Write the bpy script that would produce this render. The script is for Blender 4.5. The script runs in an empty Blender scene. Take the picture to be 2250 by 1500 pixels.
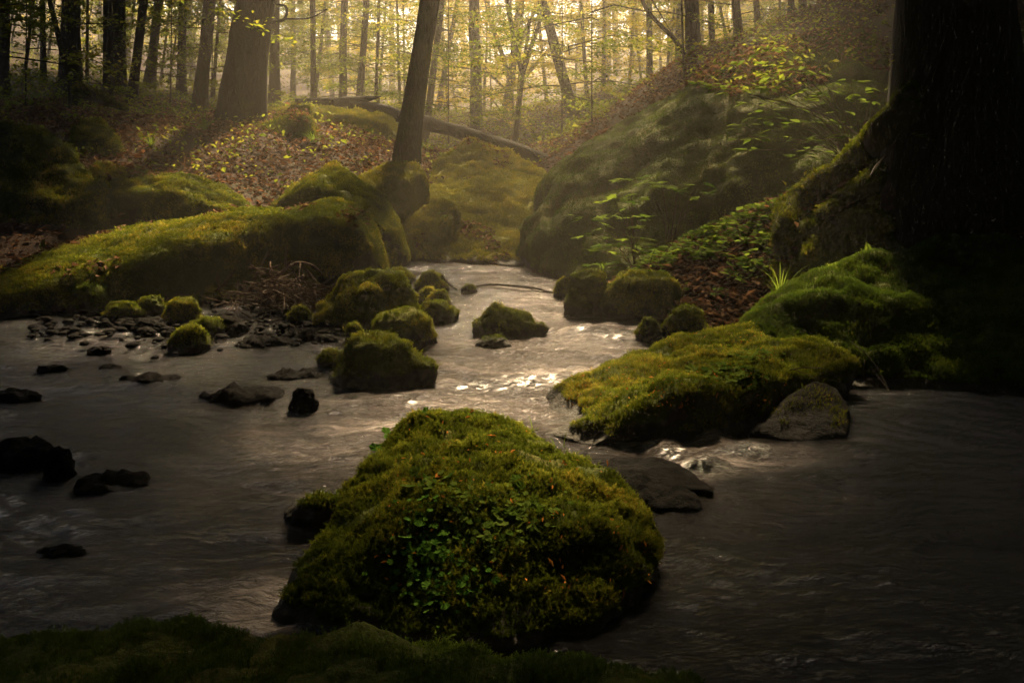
import bpy, bmesh, math, random
import numpy as np
from math import radians as R
from mathutils import Vector

# ------------------------------------------------------------------ camera, sky, sun, exposure
S = bpy.context.scene
COL = S.collection
PITCH = R(12.6); FPX = 1875.0; CAMZ = 1.0
cam = bpy.data.objects.new('camera', bpy.data.cameras.new('camera'))
COL.objects.link(cam)
cam.location = (0, 0, CAMZ); cam.rotation_euler = (R(90) - PITCH, 0, 0)
cam.data.sensor_width = 36; cam.data.lens = 30.0
cam.data.clip_start = 0.05; cam.data.clip_end = 1000
S.camera = cam

SUN_EL, SUN_AZ = R(44), R(8.0)         # azimuth measured from +Y towards +X
W = bpy.data.worlds.new('World'); S.world = W; W.use_nodes = True
nt = W.node_tree
sky = nt.nodes.new('ShaderNodeTexSky'); sky.sky_type = 'NISHITA'; sky.sun_disc = False
sky.sun_elevation = SUN_EL; sky.sun_rotation = SUN_AZ; sky.dust_density = 3.0
bg = nt.nodes['Background']; bg.inputs['Strength'].default_value = 0.05
nt.links.new(sky.outputs[0], bg.inputs['Color'])
sd = bpy.data.lights.new('sun', 'SUN'); sd.energy = 5.0; sd.angle = R(3.0); sd.color = (1.0, 0.76, 0.45)
sun = bpy.data.objects.new('sun', sd); COL.objects.link(sun)
SUNV = Vector((math.sin(SUN_AZ) * math.cos(SUN_EL), math.cos(SUN_AZ) * math.cos(SUN_EL), math.sin(SUN_EL)))
sun.rotation_euler = SUNV.to_track_quat('Z', 'Y').to_euler()
S.view_settings.view_transform = 'Standard'; S.view_settings.look = 'None'
S.view_settings.exposure = 2.65; S.view_settings.gamma = 1.0
S.render.engine = 'CYCLES'
cy = S.cycles
cy.use_denoising = True
cy.max_bounces = 5; cy.diffuse_bounces = 2; cy.glossy_bounces = 2; cy.transmission_bounces = 3
cy.volume_bounces = 0; cy.transparent_max_bounces = 4
cy.caustics_reflective = False; cy.caustics_refractive = False
cy.sample_clamp_indirect = 4.0
cy.use_adaptive_sampling = True; cy.adaptive_threshold = 0.02

rng = np.random.default_rng(7)
# ------------------------------------------------------------------ pixel -> world
ct, st = math.cos(PITCH), math.sin(PITCH)
def ray(px, py):
    u = (px - 1125) / FPX; v = (750 - py) / FPX
    return np.array((u, ct + v * st, -st + v * ct))
def P(px, py, Y):
    d = ray(px, py); return d * (Y / d[1]) + np.array((0, 0, CAMZ))
def G(px, py, z=0.0):
    d = ray(px, py); return d * ((z - CAMZ) / d[2]) + np.array((0, 0, CAMZ))

# ------------------------------------------------------------------ noise
_perm = np.random.default_rng(3).permutation(512).astype(np.int64)
_g = np.random.default_rng(4).normal(size=(512, 3)); _g /= np.linalg.norm(_g, axis=1)[:, None]
def gnoise(p):
    p = np.asarray(p, float); i = np.floor(p).astype(np.int64); f = p - i
    w = f * f * f * (f * (f * 6 - 15) + 10)
    out = 0
    for dx in (0, 1):
        for dy in (0, 1):
            for dz in (0, 1):
                h = _perm[(i[:, 0] + dx) & 511]; h = _perm[(h + i[:, 1] + dy) & 511]; h = _perm[(h + i[:, 2] + dz) & 511]
                gr = _g[h]
                d = (f[:, 0] - dx) * gr[:, 0] + (f[:, 1] - dy) * gr[:, 1] + (f[:, 2] - dz) * gr[:, 2]
                k = (w[:, 0] if dx else 1 - w[:, 0]) * (w[:, 1] if dy else 1 - w[:, 1]) * (w[:, 2] if dz else 1 - w[:, 2])
                out = out + k * d
    return out * 1.5
def fbm(p, scale, octv=4, seed=0, gain=0.5):
    p = np.asarray(p, float) * scale + seed * 17.37; a = 1.0; o = 0
    for k in range(octv):
        o = o + a * gnoise(p); p = p * 2.03 + 5.1; a *= gain
    return o

# ------------------------------------------------------------------ object helpers
def tag(o, label=None, cat=None, group=None, kind=None):
    if label: o['label'] = label
    if cat: o['category'] = cat
    if group: o['group'] = group
    if kind: o['kind'] = kind
    return o
def empty(name, loc):
    o = bpy.data.objects.new(name, None); o.location = tuple(loc); o.empty_display_size = 0.1
    COL.objects.link(o); return o
def mesh_np(name, V, F, mat, tint=None, smooth=False):
    V = np.ascontiguousarray(V, np.float32); F = np.ascontiguousarray(F, np.int32)
    me = bpy.data.meshes.new(name); n, k = F.shape
    me.vertices.add(len(V)); me.vertices.foreach_set('co', V.ravel())
    me.loops.add(n * k); me.loops.foreach_set('vertex_index', F.ravel())
    me.polygons.add(n); me.polygons.foreach_set('loop_start', np.arange(0, n * k, k, dtype=np.int32))
    me.polygons.foreach_set('use_smooth', np.full(n, smooth))
    me.update(calc_edges=True)
    if tint is not None:
        a = me.attributes.new('tint', 'FLOAT', 'POINT'); a.data.foreach_set('value', np.ascontiguousarray(tint, np.float32))
    me.materials.append(mat)
    return me
def link(name, me, parent=None, world=True):
    """links mesh data; verts are given in world space and shifted to the parent's place"""
    o = bpy.data.objects.new(name, me); COL.objects.link(o)
    if parent is not None:
        o.parent = parent
        if world: o.location = -parent.location
    return o
def recenter(o):
    """put a single-mesh thing's origin at its base"""
    me = o.data; n = len(me.vertices); c = np.empty(n * 3, np.float32); me.vertices.foreach_get('co', c); c = c.reshape(-1, 3)
    b = np.array((c[:, 0].mean(), c[:, 1].mean(), c[:, 2].min())); me.vertices.foreach_set('co', (c - b).astype(np.float32).ravel())
    me.update(); o.location = tuple(b)
def norm(a): return a / np.maximum(np.linalg.norm(a, axis=-1, keepdims=True), 1e-9)
def scatter(tv, tf, Pn, X, Y, Z, s):
    """copies of a template as arrays of verts and faces"""
    n = len(Pn); s = np.broadcast_to(np.asarray(s, float).reshape(-1, 1, 1), (n, 1, 1))
    V = Pn[:, None, :] + s * (tv[None, :, 0:1] * X[:, None, :] + tv[None, :, 1:2] * Y[:, None, :] + tv[None, :, 2:3] * Z[:, None, :])
    F = tf[None] + (np.arange(n) * len(tv))[:, None, None]
    return V.reshape(-1, 3), F.reshape(-1, tf.shape[1])
def frames(Z, r=rng):
    n = len(Z); a = norm(r.normal(size=(n, 3))); X = norm(np.cross(a, Z)); Y = np.cross(Z, X); return X, Y, Z
class Acc:
    def __init__(s): s.V = []; s.F = []; s.T = []; s.n = 0
    def add(s, V, F, t=0.5):
        V = np.asarray(V); s.V.append(V); s.F.append(np.asarray(F) + s.n); s.n += len(V)
        s.T.append(np.broadcast_to(np.asarray(t, float), (len(V),)))
    def mesh(s, name, mat, smooth=False):
        return mesh_np(name, np.concatenate(s.V), np.concatenate(s.F), mat, np.concatenate(s.T), smooth)
def tube(pts, rad, seg=8, rough=0.0, rs=3.0, seed=0, cap=True):
    pts = np.asarray(pts, float); n = len(pts); rad = np.broadcast_to(np.asarray(rad, float), (n,))
    T = norm(np.gradient(pts, axis=0)); up = np.array((0.31, 0.2, 0.93)) if abs(T[0, 2]) < 0.8 else np.array((0.9, 0.3, 0.1))
    X = norm(np.cross(up[None], T)); Y = np.cross(T, X)
    a = np.linspace(0, 2 * math.pi, seg, endpoint=False)
    V = pts[:, None] + rad[:, None, None] * (np.cos(a)[None, :, None] * X[:, None] + np.sin(a)[None, :, None] * Y[:, None])
    if rough:
        f = V.reshape(-1, 3); d = fbm(f * np.array((1, 1, 0.4)), rs, 4, seed); c = np.repeat(pts, seg, axis=0)
        V = (c + (f - c) * (1 + rough * d)[:, None]).reshape(n, seg, 3)
    i = np.arange(n - 1)[:, None] * seg; j = np.arange(seg)[None]; k = (j + 1) % seg
    F = np.stack([i + j, i + k, i + seg + k, i + seg + j], -1).reshape(-1, 4)
    V = V.reshape(-1, 3)
    if cap:
        m = len(V); V = np.concatenate([V, pts[[0, -1]]]); j = np.arange(0, seg, 2)
        lo = np.stack([np.full(len(j), m), (j + 2) % seg, j + 1, j], -1); e = (n - 1) * seg
        hi = np.stack([np.full(len(j), m + 1), e + j, e + j + 1, e + (j + 2) % seg], -1)
        F = np.concatenate([F, lo, hi])
    return V, F
def spline(pts, n):
    pts = np.asarray(pts, float); m = len(pts)
    q = np.concatenate([[2 * pts[0] - pts[1]], pts, [2 * pts[-1] - pts[-2]]])
    t = np.linspace(0, m - 1, n); i = np.minimum(t.astype(int), m - 2); f = (t - i)[:, None]
    a, b, c, d = q[i], q[i + 1], q[i + 2], q[i + 3]
    return 0.5 * (2 * b + (c - a) * f + (2 * a - 5 * b + 4 * c - d) * f ** 2 + (-a + 3 * b - 3 * c + d) * f ** 3)

# ------------------------------------------------------------------ materials
def new_mat(name):
    m = bpy.data.materials.new(name); m.use_nodes = True; t = m.node_tree
    for n in list(t.nodes): t.nodes.remove(n)
    o = t.nodes.new('ShaderNodeOutputMaterial'); return m, t, o
def N(t, typ, **kw):
    n = t.nodes.new(typ)
    for k, v in kw.items():
        if k.startswith('i_'): n.inputs[k[2:].replace('_', ' ')].default_value = v
        else: setattr(n, k, v)
    return n
def ramp(t, fac, stops):
    r = t.nodes.new('ShaderNodeValToRGB'); e = r.color_ramp.elements
    while len(e) > 1: e.remove(e[-1])
    e[0].position = stops[0][0]; e[0].color = (*stops[0][1], 1)
    for p, c in stops[1:]:
        x = e.new(p); x.color = (*c, 1)
    t.links.new(fac, r.inputs[0]); return r.outputs[0]
def g3(v): return (v, v, v)
def noise(t, vec, scale, detail=6, rough=0.6, dist=0.0):
    n = N(t, 'ShaderNodeTexNoise'); n.inputs['Scale'].default_value = scale; n.inputs['Detail'].default_value = detail
    n.inputs['Roughness'].default_value = rough; n.inputs['Distortion'].default_value = dist
    if vec is not None: t.links.new(vec, n.inputs['Vector'])
    return n.outputs['Fac']
def geo(t): return t.nodes.new('ShaderNodeNewGeometry')
def mth(t, op, a, b=None, clamp=False):
    n = N(t, 'ShaderNodeMath', operation=op, use_clamp=clamp)
    for i, v in enumerate((a, b)):
        if v is None: continue
        if isinstance(v, (int, float)): n.inputs[i].default_value = v
        else: t.links.new(v, n.inputs[i])
    return n.outputs[0]
def mixc(t, f, a, b):
    n = N(t, 'ShaderNodeMix', data_type='RGBA')
    for i, v in ((0, f), (6, a), (7, b)):
        if isinstance(v, (int, float)): n.inputs[i].default_value = v
        elif isinstance(v, tuple): n.inputs[i].default_value = (*v, 1)
        else: t.links.new(v, n.inputs[i])
    return n.outputs[2]
def leafmat(name, stops, trans=0.5, tcol=(1.6, 1.5, 0.9), gloss=0.0, rough=0.45):
    m, t, o = new_mat(name)
    at = N(t, 'ShaderNodeAttribute', attribute_name='tint')
    c = ramp(t, at.outputs['Fac'], stops)
    d = N(t, 'ShaderNodeBsdfDiffuse'); t.links.new(c, d.inputs['Color'])
    tr = N(t, 'ShaderNodeBsdfTranslucent')
    mu = N(t, 'ShaderNodeVectorMath', operation='MULTIPLY'); mu.inputs[1].default_value = tcol; t.links.new(c, mu.inputs[0])
    t.links.new(mu.outputs[0], tr.inputs['Color'])
    mx = N(t, 'ShaderNodeMixShader'); mx.inputs[0].default_value = trans
    t.links.new(d.outputs[0], mx.inputs[1]); t.links.new(tr.outputs[0], mx.inputs[2]); out = mx.outputs[0]
    if gloss:
        gl = N(t, 'ShaderNodeBsdfGlossy'); gl.inputs['Roughness'].default_value = rough
        m2 = N(t, 'ShaderNodeMixShader'); m2.inputs[0].default_value = gloss
        t.links.new(out, m2.inputs[1]); t.links.new(gl.outputs[0], m2.inputs[2]); out = m2.outputs[0]
    t.links.new(out, o.inputs['Surface']); return m
def mossmat(name, stops, trans=0.25):
    m, t, o = new_mat(name)
    at = N(t, 'ShaderNodeAttribute', attribute_name='tint'); an = N(t, 'ShaderNodeAttribute', attribute_name='nrm'); g = geo(t)
    c = ramp(t, at.outputs['Fac'], stops)
    ad = N(t, 'ShaderNodeVectorMath', operation='ADD'); t.links.new(an.outputs['Vector'], ad.inputs[0])
    sc = N(t, 'ShaderNodeVectorMath', operation='SCALE'); sc.inputs['Scale'].default_value = 0.55; t.links.new(g.outputs['Normal'], sc.inputs[0]); t.links.new(sc.outputs[0], ad.inputs[1])
    no = N(t, 'ShaderNodeVectorMath', operation='NORMALIZE'); t.links.new(ad.outputs[0], no.inputs[0])
    d = N(t, 'ShaderNodeBsdfDiffuse'); t.links.new(c, d.inputs['Color']); t.links.new(no.outputs[0], d.inputs['Normal'])
    tr = N(t, 'ShaderNodeBsdfTranslucent'); mu = N(t, 'ShaderNodeVectorMath', operation='MULTIPLY'); mu.inputs[1].default_value = (1.7, 1.5, .8); t.links.new(c, mu.inputs[0]); t.links.new(mu.outputs[0], tr.inputs['Color'])
    mx = N(t, 'ShaderNodeMixShader'); mx.inputs[0].default_value = trans; t.links.new(d.outputs[0], mx.inputs[1]); t.links.new(tr.outputs[0], mx.inputs[2])
    t.links.new(mx.outputs[0], o.inputs['Surface']); return m
def princ(t, o, col, rough, bump=None, bstr=0.5, bdist=0.02, spec=0.3):
    p = N(t, 'ShaderNodeBsdfPrincipled')
    for nm, v in (('Base Color', col), ('Roughness', rough)):
        if isinstance(v, (int, float)): p.inputs[nm].default_value = v
        elif isinstance(v, tuple): p.inputs[nm].default_value = (*v, 1)
        else: t.links.new(v, p.inputs[nm])
    p.inputs['Specular IOR Level'].default_value = spec
    if bump is not None:
        b = N(t, 'ShaderNodeBump'); b.inputs['Strength'].default_value = bstr; b.inputs['Distance'].default_value = bdist
        t.links.new(bump, b.inputs['Height']); t.links.new(b.outputs[0], p.inputs['Normal'])
    t.links.new(p.outputs[0], o.inputs['Surface']); return p

def rockmat(name, amount=0.35, rockc=((0.012, 0.011, 0.009), (0.05, 0.045, 0.035)), mossc=((0.018, 0.024, 0.005), (0.05, 0.06, 0.010), (0.095, 0.085, 0.016)), wet=0.05, sc=1.0, spec=0.06):
    m, t, o = new_mat(name); g = geo(t); pos = g.outputs['Position']
    n1 = noise(t, pos, 2.2 * sc, 6); n2 = noise(t, pos, 11 * sc, 8, 0.7); n3 = noise(t, pos, 55 * sc, 6, 0.7)
    rc = ramp(t, n2, [(0.3, rockc[0]), (0.7, rockc[1])])
    mc = ramp(t, mth(t, 'ADD', mth(t, 'MULTIPLY', n1, 0.55), mth(t, 'MULTIPLY', n3, 0.45)), [(0.33, mossc[0]), (0.5, mossc[1]), (0.66, mossc[2])])
    sx = N(t, 'ShaderNodeSeparateXYZ'); t.links.new(g.outputs['Normal'], sx.inputs[0])
    px = N(t, 'ShaderNodeSeparateXYZ'); t.links.new(pos, px.inputs[0])
    f = mth(t, 'ADD', mth(t, 'ADD', sx.outputs['Z'], amount), mth(t, 'MULTIPLY', mth(t, 'SUBTRACT', n1, 0.5), 2.2))
    f = mth(t, 'MULTIPLY', f, 3.0, True)
    # wet, bare stone just above the water line
    wl = mth(t, 'MULTIPLY', mth(t, 'SUBTRACT', mth(t, 'ADD', px.outputs['Z'], mth(t, 'MULTIPLY', mth(t, 'SUBTRACT', n2, 0.5), 0.08)), wet), 25.0, True)
    f = mth(t, 'MULTIPLY', f, wl)
    col = mixc(t, f, rc, mc)
    rough = mth(t, 'ADD', mth(t, 'MULTIPLY', wl, 0.35), 0.55)
    princ(t, o, col, rough, mth(t, 'ADD', mth(t, 'MULTIPLY', n2, 1.0), mth(t, 'MULTIPLY', n3, 0.5)), 0.8, 0.03, spec)
    return m
def barkmat(name, c0, c1, moss=None, mossamt=0.5):
    m, t, o = new_mat(name); g = geo(t)
    mp = N(t, 'ShaderNodeMapping'); mp.inputs['Scale'].default_value = (1, 1, 0.35); t.links.new(g.outputs['Position'], mp.inputs[0])
    n1 = noise(t, mp.outputs[0], 5, 8, 0.65); n2 = noise(t, mp.outputs[0], 40, 6, 0.7)
    col = ramp(t, mth(t, 'ADD', mth(t, 'MULTIPLY', n1, 0.6), mth(t, 'MULTIPLY', n2, 0.4)), [(0.3, c0), (0.7, c1)])
    if moss:
        n3 = noise(t, g.outputs['Position'], 3.0, 6, 0.6)
        col = mixc(t, mth(t, 'MULTIPLY', mth(t, 'SUBTRACT', n3, 1 - mossamt), 5.0, True), col, ramp(t, n2, [(0.3, moss[0]), (0.7, moss[1])]))
    princ(t, o, col, 0.85, mth(t, 'ADD', n1, mth(t, 'MULTIPLY', n2, 0.8)), 1.0, 0.06, 0.1)
    return m

M = {}
M['rock'] = rockmat('mossy_rock')
M['rock_grey'] = rockmat('grey_rock', amount=-1.2, rockc=((0.007, 0.007, 0.007), (0.032, 0.028, 0.024)), spec=0.02)
M['rock_bare'] = rockmat('wet_grey_rock', amount=-1.35, spec=0.008, rockc=((0.002, 0.002, 0.0018), (0.010, 0.009, 0.008)), mossc=((0.01, 0.012, 0.004), (0.025, 0.026, 0.008), (0.04, 0.038, 0.012)))
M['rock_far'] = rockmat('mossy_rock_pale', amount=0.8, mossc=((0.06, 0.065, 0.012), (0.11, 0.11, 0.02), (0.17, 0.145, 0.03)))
M['bark'] = barkmat('beech_bark', (0.03, 0.022, 0.014), (0.085, 0.066, 0.045))
M['bark_mossy'] = barkmat('mossy_bark', (0.025, 0.02, 0.012), (0.07, 0.055, 0.035), ((0.03, 0.032, 0.006), (0.07, 0.065, 0.014)), 0.62)
M['bark_dark'] = barkmat('dark_bark', (0.012, 0.009, 0.006), (0.04, 0.03, 0.02), ((0.02, 0.025, 0.005), (0.05, 0.05, 0.012)), 0.45)
M['twig'] = barkmat('dead_twig', (0.03, 0.018, 0.01), (0.10, 0.06, 0.032))
M['twig_grey'] = barkmat('twig_grey', (0.05, 0.04, 0.03), (0.14, 0.11, 0.08))
M['moss'] = mossmat('moss_shoots', [(0.0, (0.022, 0.034, 0.004)), (0.4, (0.065, 0.085, 0.010)), (0.75, (0.14, 0.145, 0.018)), (1.0, (0.25, 0.20, 0.035))])
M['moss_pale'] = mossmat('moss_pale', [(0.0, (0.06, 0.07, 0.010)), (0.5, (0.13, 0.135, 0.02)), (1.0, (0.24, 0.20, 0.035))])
M['moss_green'] = mossmat('moss_green', [(0.0, (0.022, 0.04, 0.006)), (0.5, (0.05, 0.085, 0.012)), (1.0, (0.11, 0.14, 0.02))])
M['leaf'] = leafmat('beech_leaf', [(0.0, (0.05, 0.075, 0.010)), (0.5, (0.10, 0.125, 0.016)), (1.0, (0.19, 0.17, 0.024))], 0.55)
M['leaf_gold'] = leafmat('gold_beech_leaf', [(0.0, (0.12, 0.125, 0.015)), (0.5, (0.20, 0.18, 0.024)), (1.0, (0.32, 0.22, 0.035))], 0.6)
M['leaf_fresh'] = leafmat('fresh_leaf', [(0.0, (0.04, 0.075, 0.010)), (1.0, (0.10, 0.14, 0.024))], 0.45)
M['leaf_deep'] = leafmat('deep_green_leaf', [(0.0, (0.03, 0.08, 0.010)), (1.0, (0.08, 0.16, 0.022))], 0.3)
M['litter'] = leafmat('dry_leaf', [(0.0, (0.03, 0.018, 0.011)), (0.5, (0.095, 0.056, 0.034)), (0.85, (0.17, 0.105, 0.065)), (1.0, (0.26, 0.14, 0.07))], 0.2, (1.2, 1.0, 0.8))
M['catkin'] = leafmat('bud_scale', [(0.0, (0.30, 0.10, 0.02)), (1.0, (0.5, 0.2, 0.04))], 0.2, (1, 1, 1))

def groundmat():
    m, t, o = new_mat('forest_floor'); g = geo(t); pos = g.outputs['Position']
    n1 = noise(t, pos, 0.9, 6); n2 = noise(t, pos, 14, 8, 0.7); n3 = noise(t, pos, 60, 6, 0.75)
    soil = ramp(t, mth(t, 'ADD', mth(t, 'MULTIPLY', n2, 0.5), mth(t, 'MULTIPLY', n3, 0.5)), [(0.35, (0.012, 0.008, 0.005)), (0.52, (0.045, 0.024, 0.013)), (0.68, (0.10, 0.055, 0.03))])
    gr = ramp(t, n3, [(0.35, (0.015, 0.02, 0.004)), (0.65, (0.06, 0.07, 0.014))])
    col = mixc(t, mth(t, 'MULTIPLY', mth(t, 'SUBTRACT', n1, 0.52), 6.0, True), soil, gr)
    princ(t, o, col, 0.9, mth(t, 'ADD', n2, n3), 0.9, 0.04, 0.1); return m
M['ground'] = groundmat()
def watermat():
    m, t, o = new_mat('stream_water'); g = geo(t); pos = g.outputs['Position']
    mp = N(t, 'ShaderNodeMapping'); mp.inputs['Scale'].default_value = (1.0, 2.6, 1); mp.inputs['Rotation'].default_value = (0, 0, R(-14)); t.links.new(pos, mp.inputs[0])
    v = mp.outputs[0]
    a = noise(t, v, 1.3, 5, 0.55, 1.2)       # broad silky swells
    b = noise(t, v, 9, 6, 0.6, 1.5)          # streaks
    c = noise(t, v, 38, 5, 0.65, 0.8)        # fine ripple
    m2 = N(t, 'ShaderNodeMapping'); m2.inputs['Scale'].default_value = (0.55, 3.0, 1); m2.inputs['Rotation'].default_value = (0, 0, R(-10)); t.links.new(pos, m2.inputs[0])
    e = noise(t, m2.outputs[0], 4.5, 8, 0.7, 1.8)          # torn foam threads
    veil = mth(t, 'MULTIPLY', mth(t, 'SUBTRACT', mth(t, 'ADD', mth(t, 'MULTIPLY', a, 0.6), mth(t, 'MULTIPLY', e, 0.6)), 0.60), 4.0, True)
    veil = mth(t, 'MULTIPLY', veil, mth(t, 'ADD', mth(t, 'MULTIPLY', c, 0.9), 0.35))
    fa = N(t, 'ShaderNodeAttribute', attribute_name='foam_sheen').outputs['Fac']
    veil = mth(t, 'MULTIPLY', mth(t, 'ADD', mth(t, 'MULTIPLY', veil, 0.75), mth(t, 'MULTIPLY', mth(t, 'SUBTRACT', c, 0.22), 0.5)), fa, True)
    col = mixc(t, veil, (0.0025, 0.0025, 0.0025), (0.27, 0.226, 0.205))
    d = noise(t, v, 120, 4, 0.6, 0.6)
    h = mth(t, 'ADD', mth(t, 'ADD', mth(t, 'MULTIPLY', b, 0.45), mth(t, 'MULTIPLY', c, 0.28)), mth(t, 'MULTIPLY', d, 0.10))
    p = princ(t, o, col, mth(t, 'ADD', mth(t, 'MULTIPLY', veil, 0.18), 0.08), h, 0.75, 0.06, 0.5)
    p.inputs['IOR'].default_value = 1.33
    return m
M['water'] = watermat()

# ------------------------------------------------------------------ terrain
ctrl = []
def gc(px, py, Y): ctrl.append(P(px, py, Y))
def gw(x, y, z): ctrl.append(np.array((x, y, z)))
# stream bed
for x, y, z in ((-0.6, 0.5, -.3), (0.8, 0.5, -.3), (-1.5, 2, -.25), (0, 2, -.35), (1.2, 2.2, -.35), (-2.5, 3, -.2), (0, 3.2, -.3), (1, 3.2, -.2), (-3, 4.2, -.15), (-0.5, 4.5, -.3), (0.5, 4.5, -.3),
                (-1.0, 5.2, -.1), (0.2, 6, -.3), (-0.3, 7, -.3), (-0.2, 7.8, -.3), (-1.8, 5.6, -.03), (-3, 5.4, -.03), (0.3, 7.6, -.25)):
    gw(x, y, z)
# left bank
for a in ((430, 310, 9.2), (560, 430, 7.8), (600, 395, 8.4), (780, 335, 10), (250, 270, 10), (100, 270, 9.5), (440, 262, 13), (290, 240, 13), (230, 214, 14), (700, 235, 13.5), (20, 330, 8.2),
          (300, 350, 8.5), (880, 350, 10.2), (0, 220, 14), (330, 205, 17)):
    gc(*a)
gw(-5, 6.3, .45); gw(-5.5, 4, .5); gw(-4.5, 2, .4); gw(-3.2, 0.5, .35); gw(-8, 6, 1.8); gw(-8, 2, 1.8)
# middle distance and right
for a in ((1045, 296, 19), (1120, 318, 17), (1258, 262, 18), (940, 347, 15), (1000, 356, 12), (1150, 378, 12), (1100, 410, 10.5), (1525, 120, 11.5), (1850, 75, 10.5), (1700, 110, 11), (1350, 255, 11),
          (1400, 600, 5.7), (1500, 560, 5.8), (1650, 480, 6.0), (1800, 415, 6.1), (1550, 640, 5.2), (1640, 640, 4.95), (1700, 590, 5.1), (1900, 380, 5.6), (2240, 330, 5.4), (2100, 330, 5.5), (2300, 250, 8)):
    gc(*a)
gw(1.6, 4.2, -.1); gw(2.4, 3.4, .05); gw(2.6, 2, .1); gw(2.2, .6, .1); gw(4, 3, .9); gw(6, 4, 2); gw(4.5, 1, 1.2); gw(6, 9, 2.9)
for a in ((150, 150, 22), (1100, 285, 32), (700, 235, 30), (1400, 200, 30), (2000, 60, 24), (-300, 60, 24), (2500, -20, 20)):
    gc(*a)
gw(0, -3, .4); gw(-4, -4, 2.0); gw(4, -4, 2.0); gw(0, -8, 3.5)  # unseen slope behind the camera, added to block low sky light
ctrl = np.array(ctrl)
def _U(r2): return 0.5 * r2 * np.log(r2 + 1e-9)
def _fit():
    p = ctrl[:, :2]; n = len(p); K = _U(((p[:, None] - p[None]) ** 2).sum(-1)) + np.eye(n) * 0.15
    A = np.zeros((n + 3, n + 3)); A[:n, :n] = K; A[:n, n] = 1; A[:n, n + 1:] = p; A[n, :n] = 1; A[n + 1:, :n] = p.T
    return np.linalg.solve(A, np.concatenate([ctrl[:, 2], np.zeros(3)]))
_w = _fit()
def H(x, y):
    x = np.asarray(x, float); y = np.asarray(y, float); sh = x.shape; q = np.stack([x.ravel(), y.ravel()], -1)
    xc = np.clip(q[:, 0], -14, 14); yc = np.clip(q[:, 1], -8, 34); qq = np.stack([xc, yc], -1)
    K = _U(((qq[:, None] - ctrl[None, :, :2]) ** 2).sum(-1))
    z = K @ _w[:-3] + _w[-3] + qq @ _w[-2:]
    z = np.clip(z, -.5, 8)
    far = np.maximum(np.abs(q[:, 0]) - 13, 0) * 0.20 + np.maximum(q[:, 1] - 33, 0) * 0.13 + np.maximum(-7 - q[:, 1], 0) * 0.45
    z = np.minimum(z + far, 13)
    z = z + 0.035 * fbm(np.stack([q[:, 0], q[:, 1], 0 * q[:, 0]], -1), 1.6, 4, 2) * np.clip(z + .3, 0, 1)
    return z.reshape(sh)
def axis(lo, hi, c0, c1, fine, grow):
    a = list(np.arange(c0, c1, fine)); s = fine; v = a[-1]
    while v < hi: s *= grow; v += s; a.append(v)
    s = fine; v = a[0]
    while v > lo: s *= grow; v -= s; a.insert(0, v)
    return np.array(a)
gx = axis(-80, 80, -6, 6, 0.06, 1.07); gy = axis(-40, 95, -1, 14, 0.06, 1.06)
XX, YY = np.meshgrid(gx, gy); ZZ = np.concatenate([H(XX[i:i + 20], YY[i:i + 20]) for i in range(0, len(gy), 20)])
def gridfaces(ny, nx):
    i = np.arange(ny - 1)[:, None] * nx; j = np.arange(nx - 1)[None]
    return np.stack([i + j, i + j + 1, i + nx + j + 1, i + nx + j], -1).reshape(-1, 4)
gme = mesh_np('ground', np.stack([XX, YY, ZZ], -1).reshape(-1, 3), gridfaces(len(gy), len(gx)), M['ground'], smooth=True)
tag(link('ground', gme), kind='structure')

# ------------------------------------------------------------------ water
wy = [0.3]
while wy[-1] < 12: wy.append(wy[-1] + max(0.008, wy[-1] * 0.0045))
wy = np.array(wy); wx = np.linspace(-7, 4.2, 620)
WX, WY = np.meshgrid(wx, wy); q = np.stack([WX.ravel(), WY.ravel(), 0 * WX.ravel()], -1)
ca, sa = math.cos(R(14)), math.sin(R(14))
qs = np.stack([q[:, 0] * ca - q[:, 1] * sa, (q[:, 0] * sa + q[:, 1] * ca) * 2.2, q[:, 2]], -1)
warp = fbm(q, 0.9, 2, 9)
qs[:, 1] += 0.8 * warp
wz = 0.022 * fbm(qs, 1.6, 3, 5) + 0.007 * fbm(qs, 7, 3, 6)
def bump(px, py, sx, sy, h, rot=0):
    c = G(px, py); dx = q[:, 0] - c[0]; dy = q[:, 1] - c[1]; c_, s_ = math.cos(rot), math.sin(rot)
    return h * np.exp(-(((dx * c_ + dy * s_) / sx) ** 2 + ((-dx * s_ + dy * c_) / sy) ** 2))
wz += bump(1290, 735, .30, .09, .05, -.3) + bump(1120, 845, .35, .08, -.05) + bump(1180, 830, .3, .06, .03) + bump(1640, 995, .16, .05, .05, .15) + bump(1540, 1030, .10, .04, .05, .2) \
    + bump(1560, 965, .07, .07, .05) + bump(1470, 990, .06, .06, .04) + bump(330, 845, .3, .12, .015) + bump(570, 1060, .3, .05, -.03, -.4) + bump(700, 1160, .35, .05, -.03, .3)
core = np.interp(q[:, 1], (.5, 1.5, 2, 2.6, 3.2, 4, 5, 6, 7.5, 9), (-1.6, -1.4, -1.1, -.65, -.2, .1, .3, .4, .0, -.1)); wid = np.interp(q[:, 1], (.5, 2, 3.2, 4, 6, 8), (.5, .55, .6, .6, .55, .4))
foam_sheen = np.exp(-((q[:, 0] - core) / wid) ** 2) * np.interp(q[:, 1], (1.2, 2.2, 3, 4, 5, 7), (.08, .3, 1.3, 1.75, 1.6, 1.4))  # warm sheen of the lit central run, painted as extra pale foam colour
foam_sheen += .12 * np.exp(-((q[:, 0] + 2.2) / 1.3) ** 2) * np.exp(-((q[:, 1] - 4.0) / 1.2) ** 2) + .16 * np.exp(-((q[:, 0] - .75) / .5) ** 2 - ((q[:, 1] - 2.3) / .5) ** 2) + .03
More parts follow.
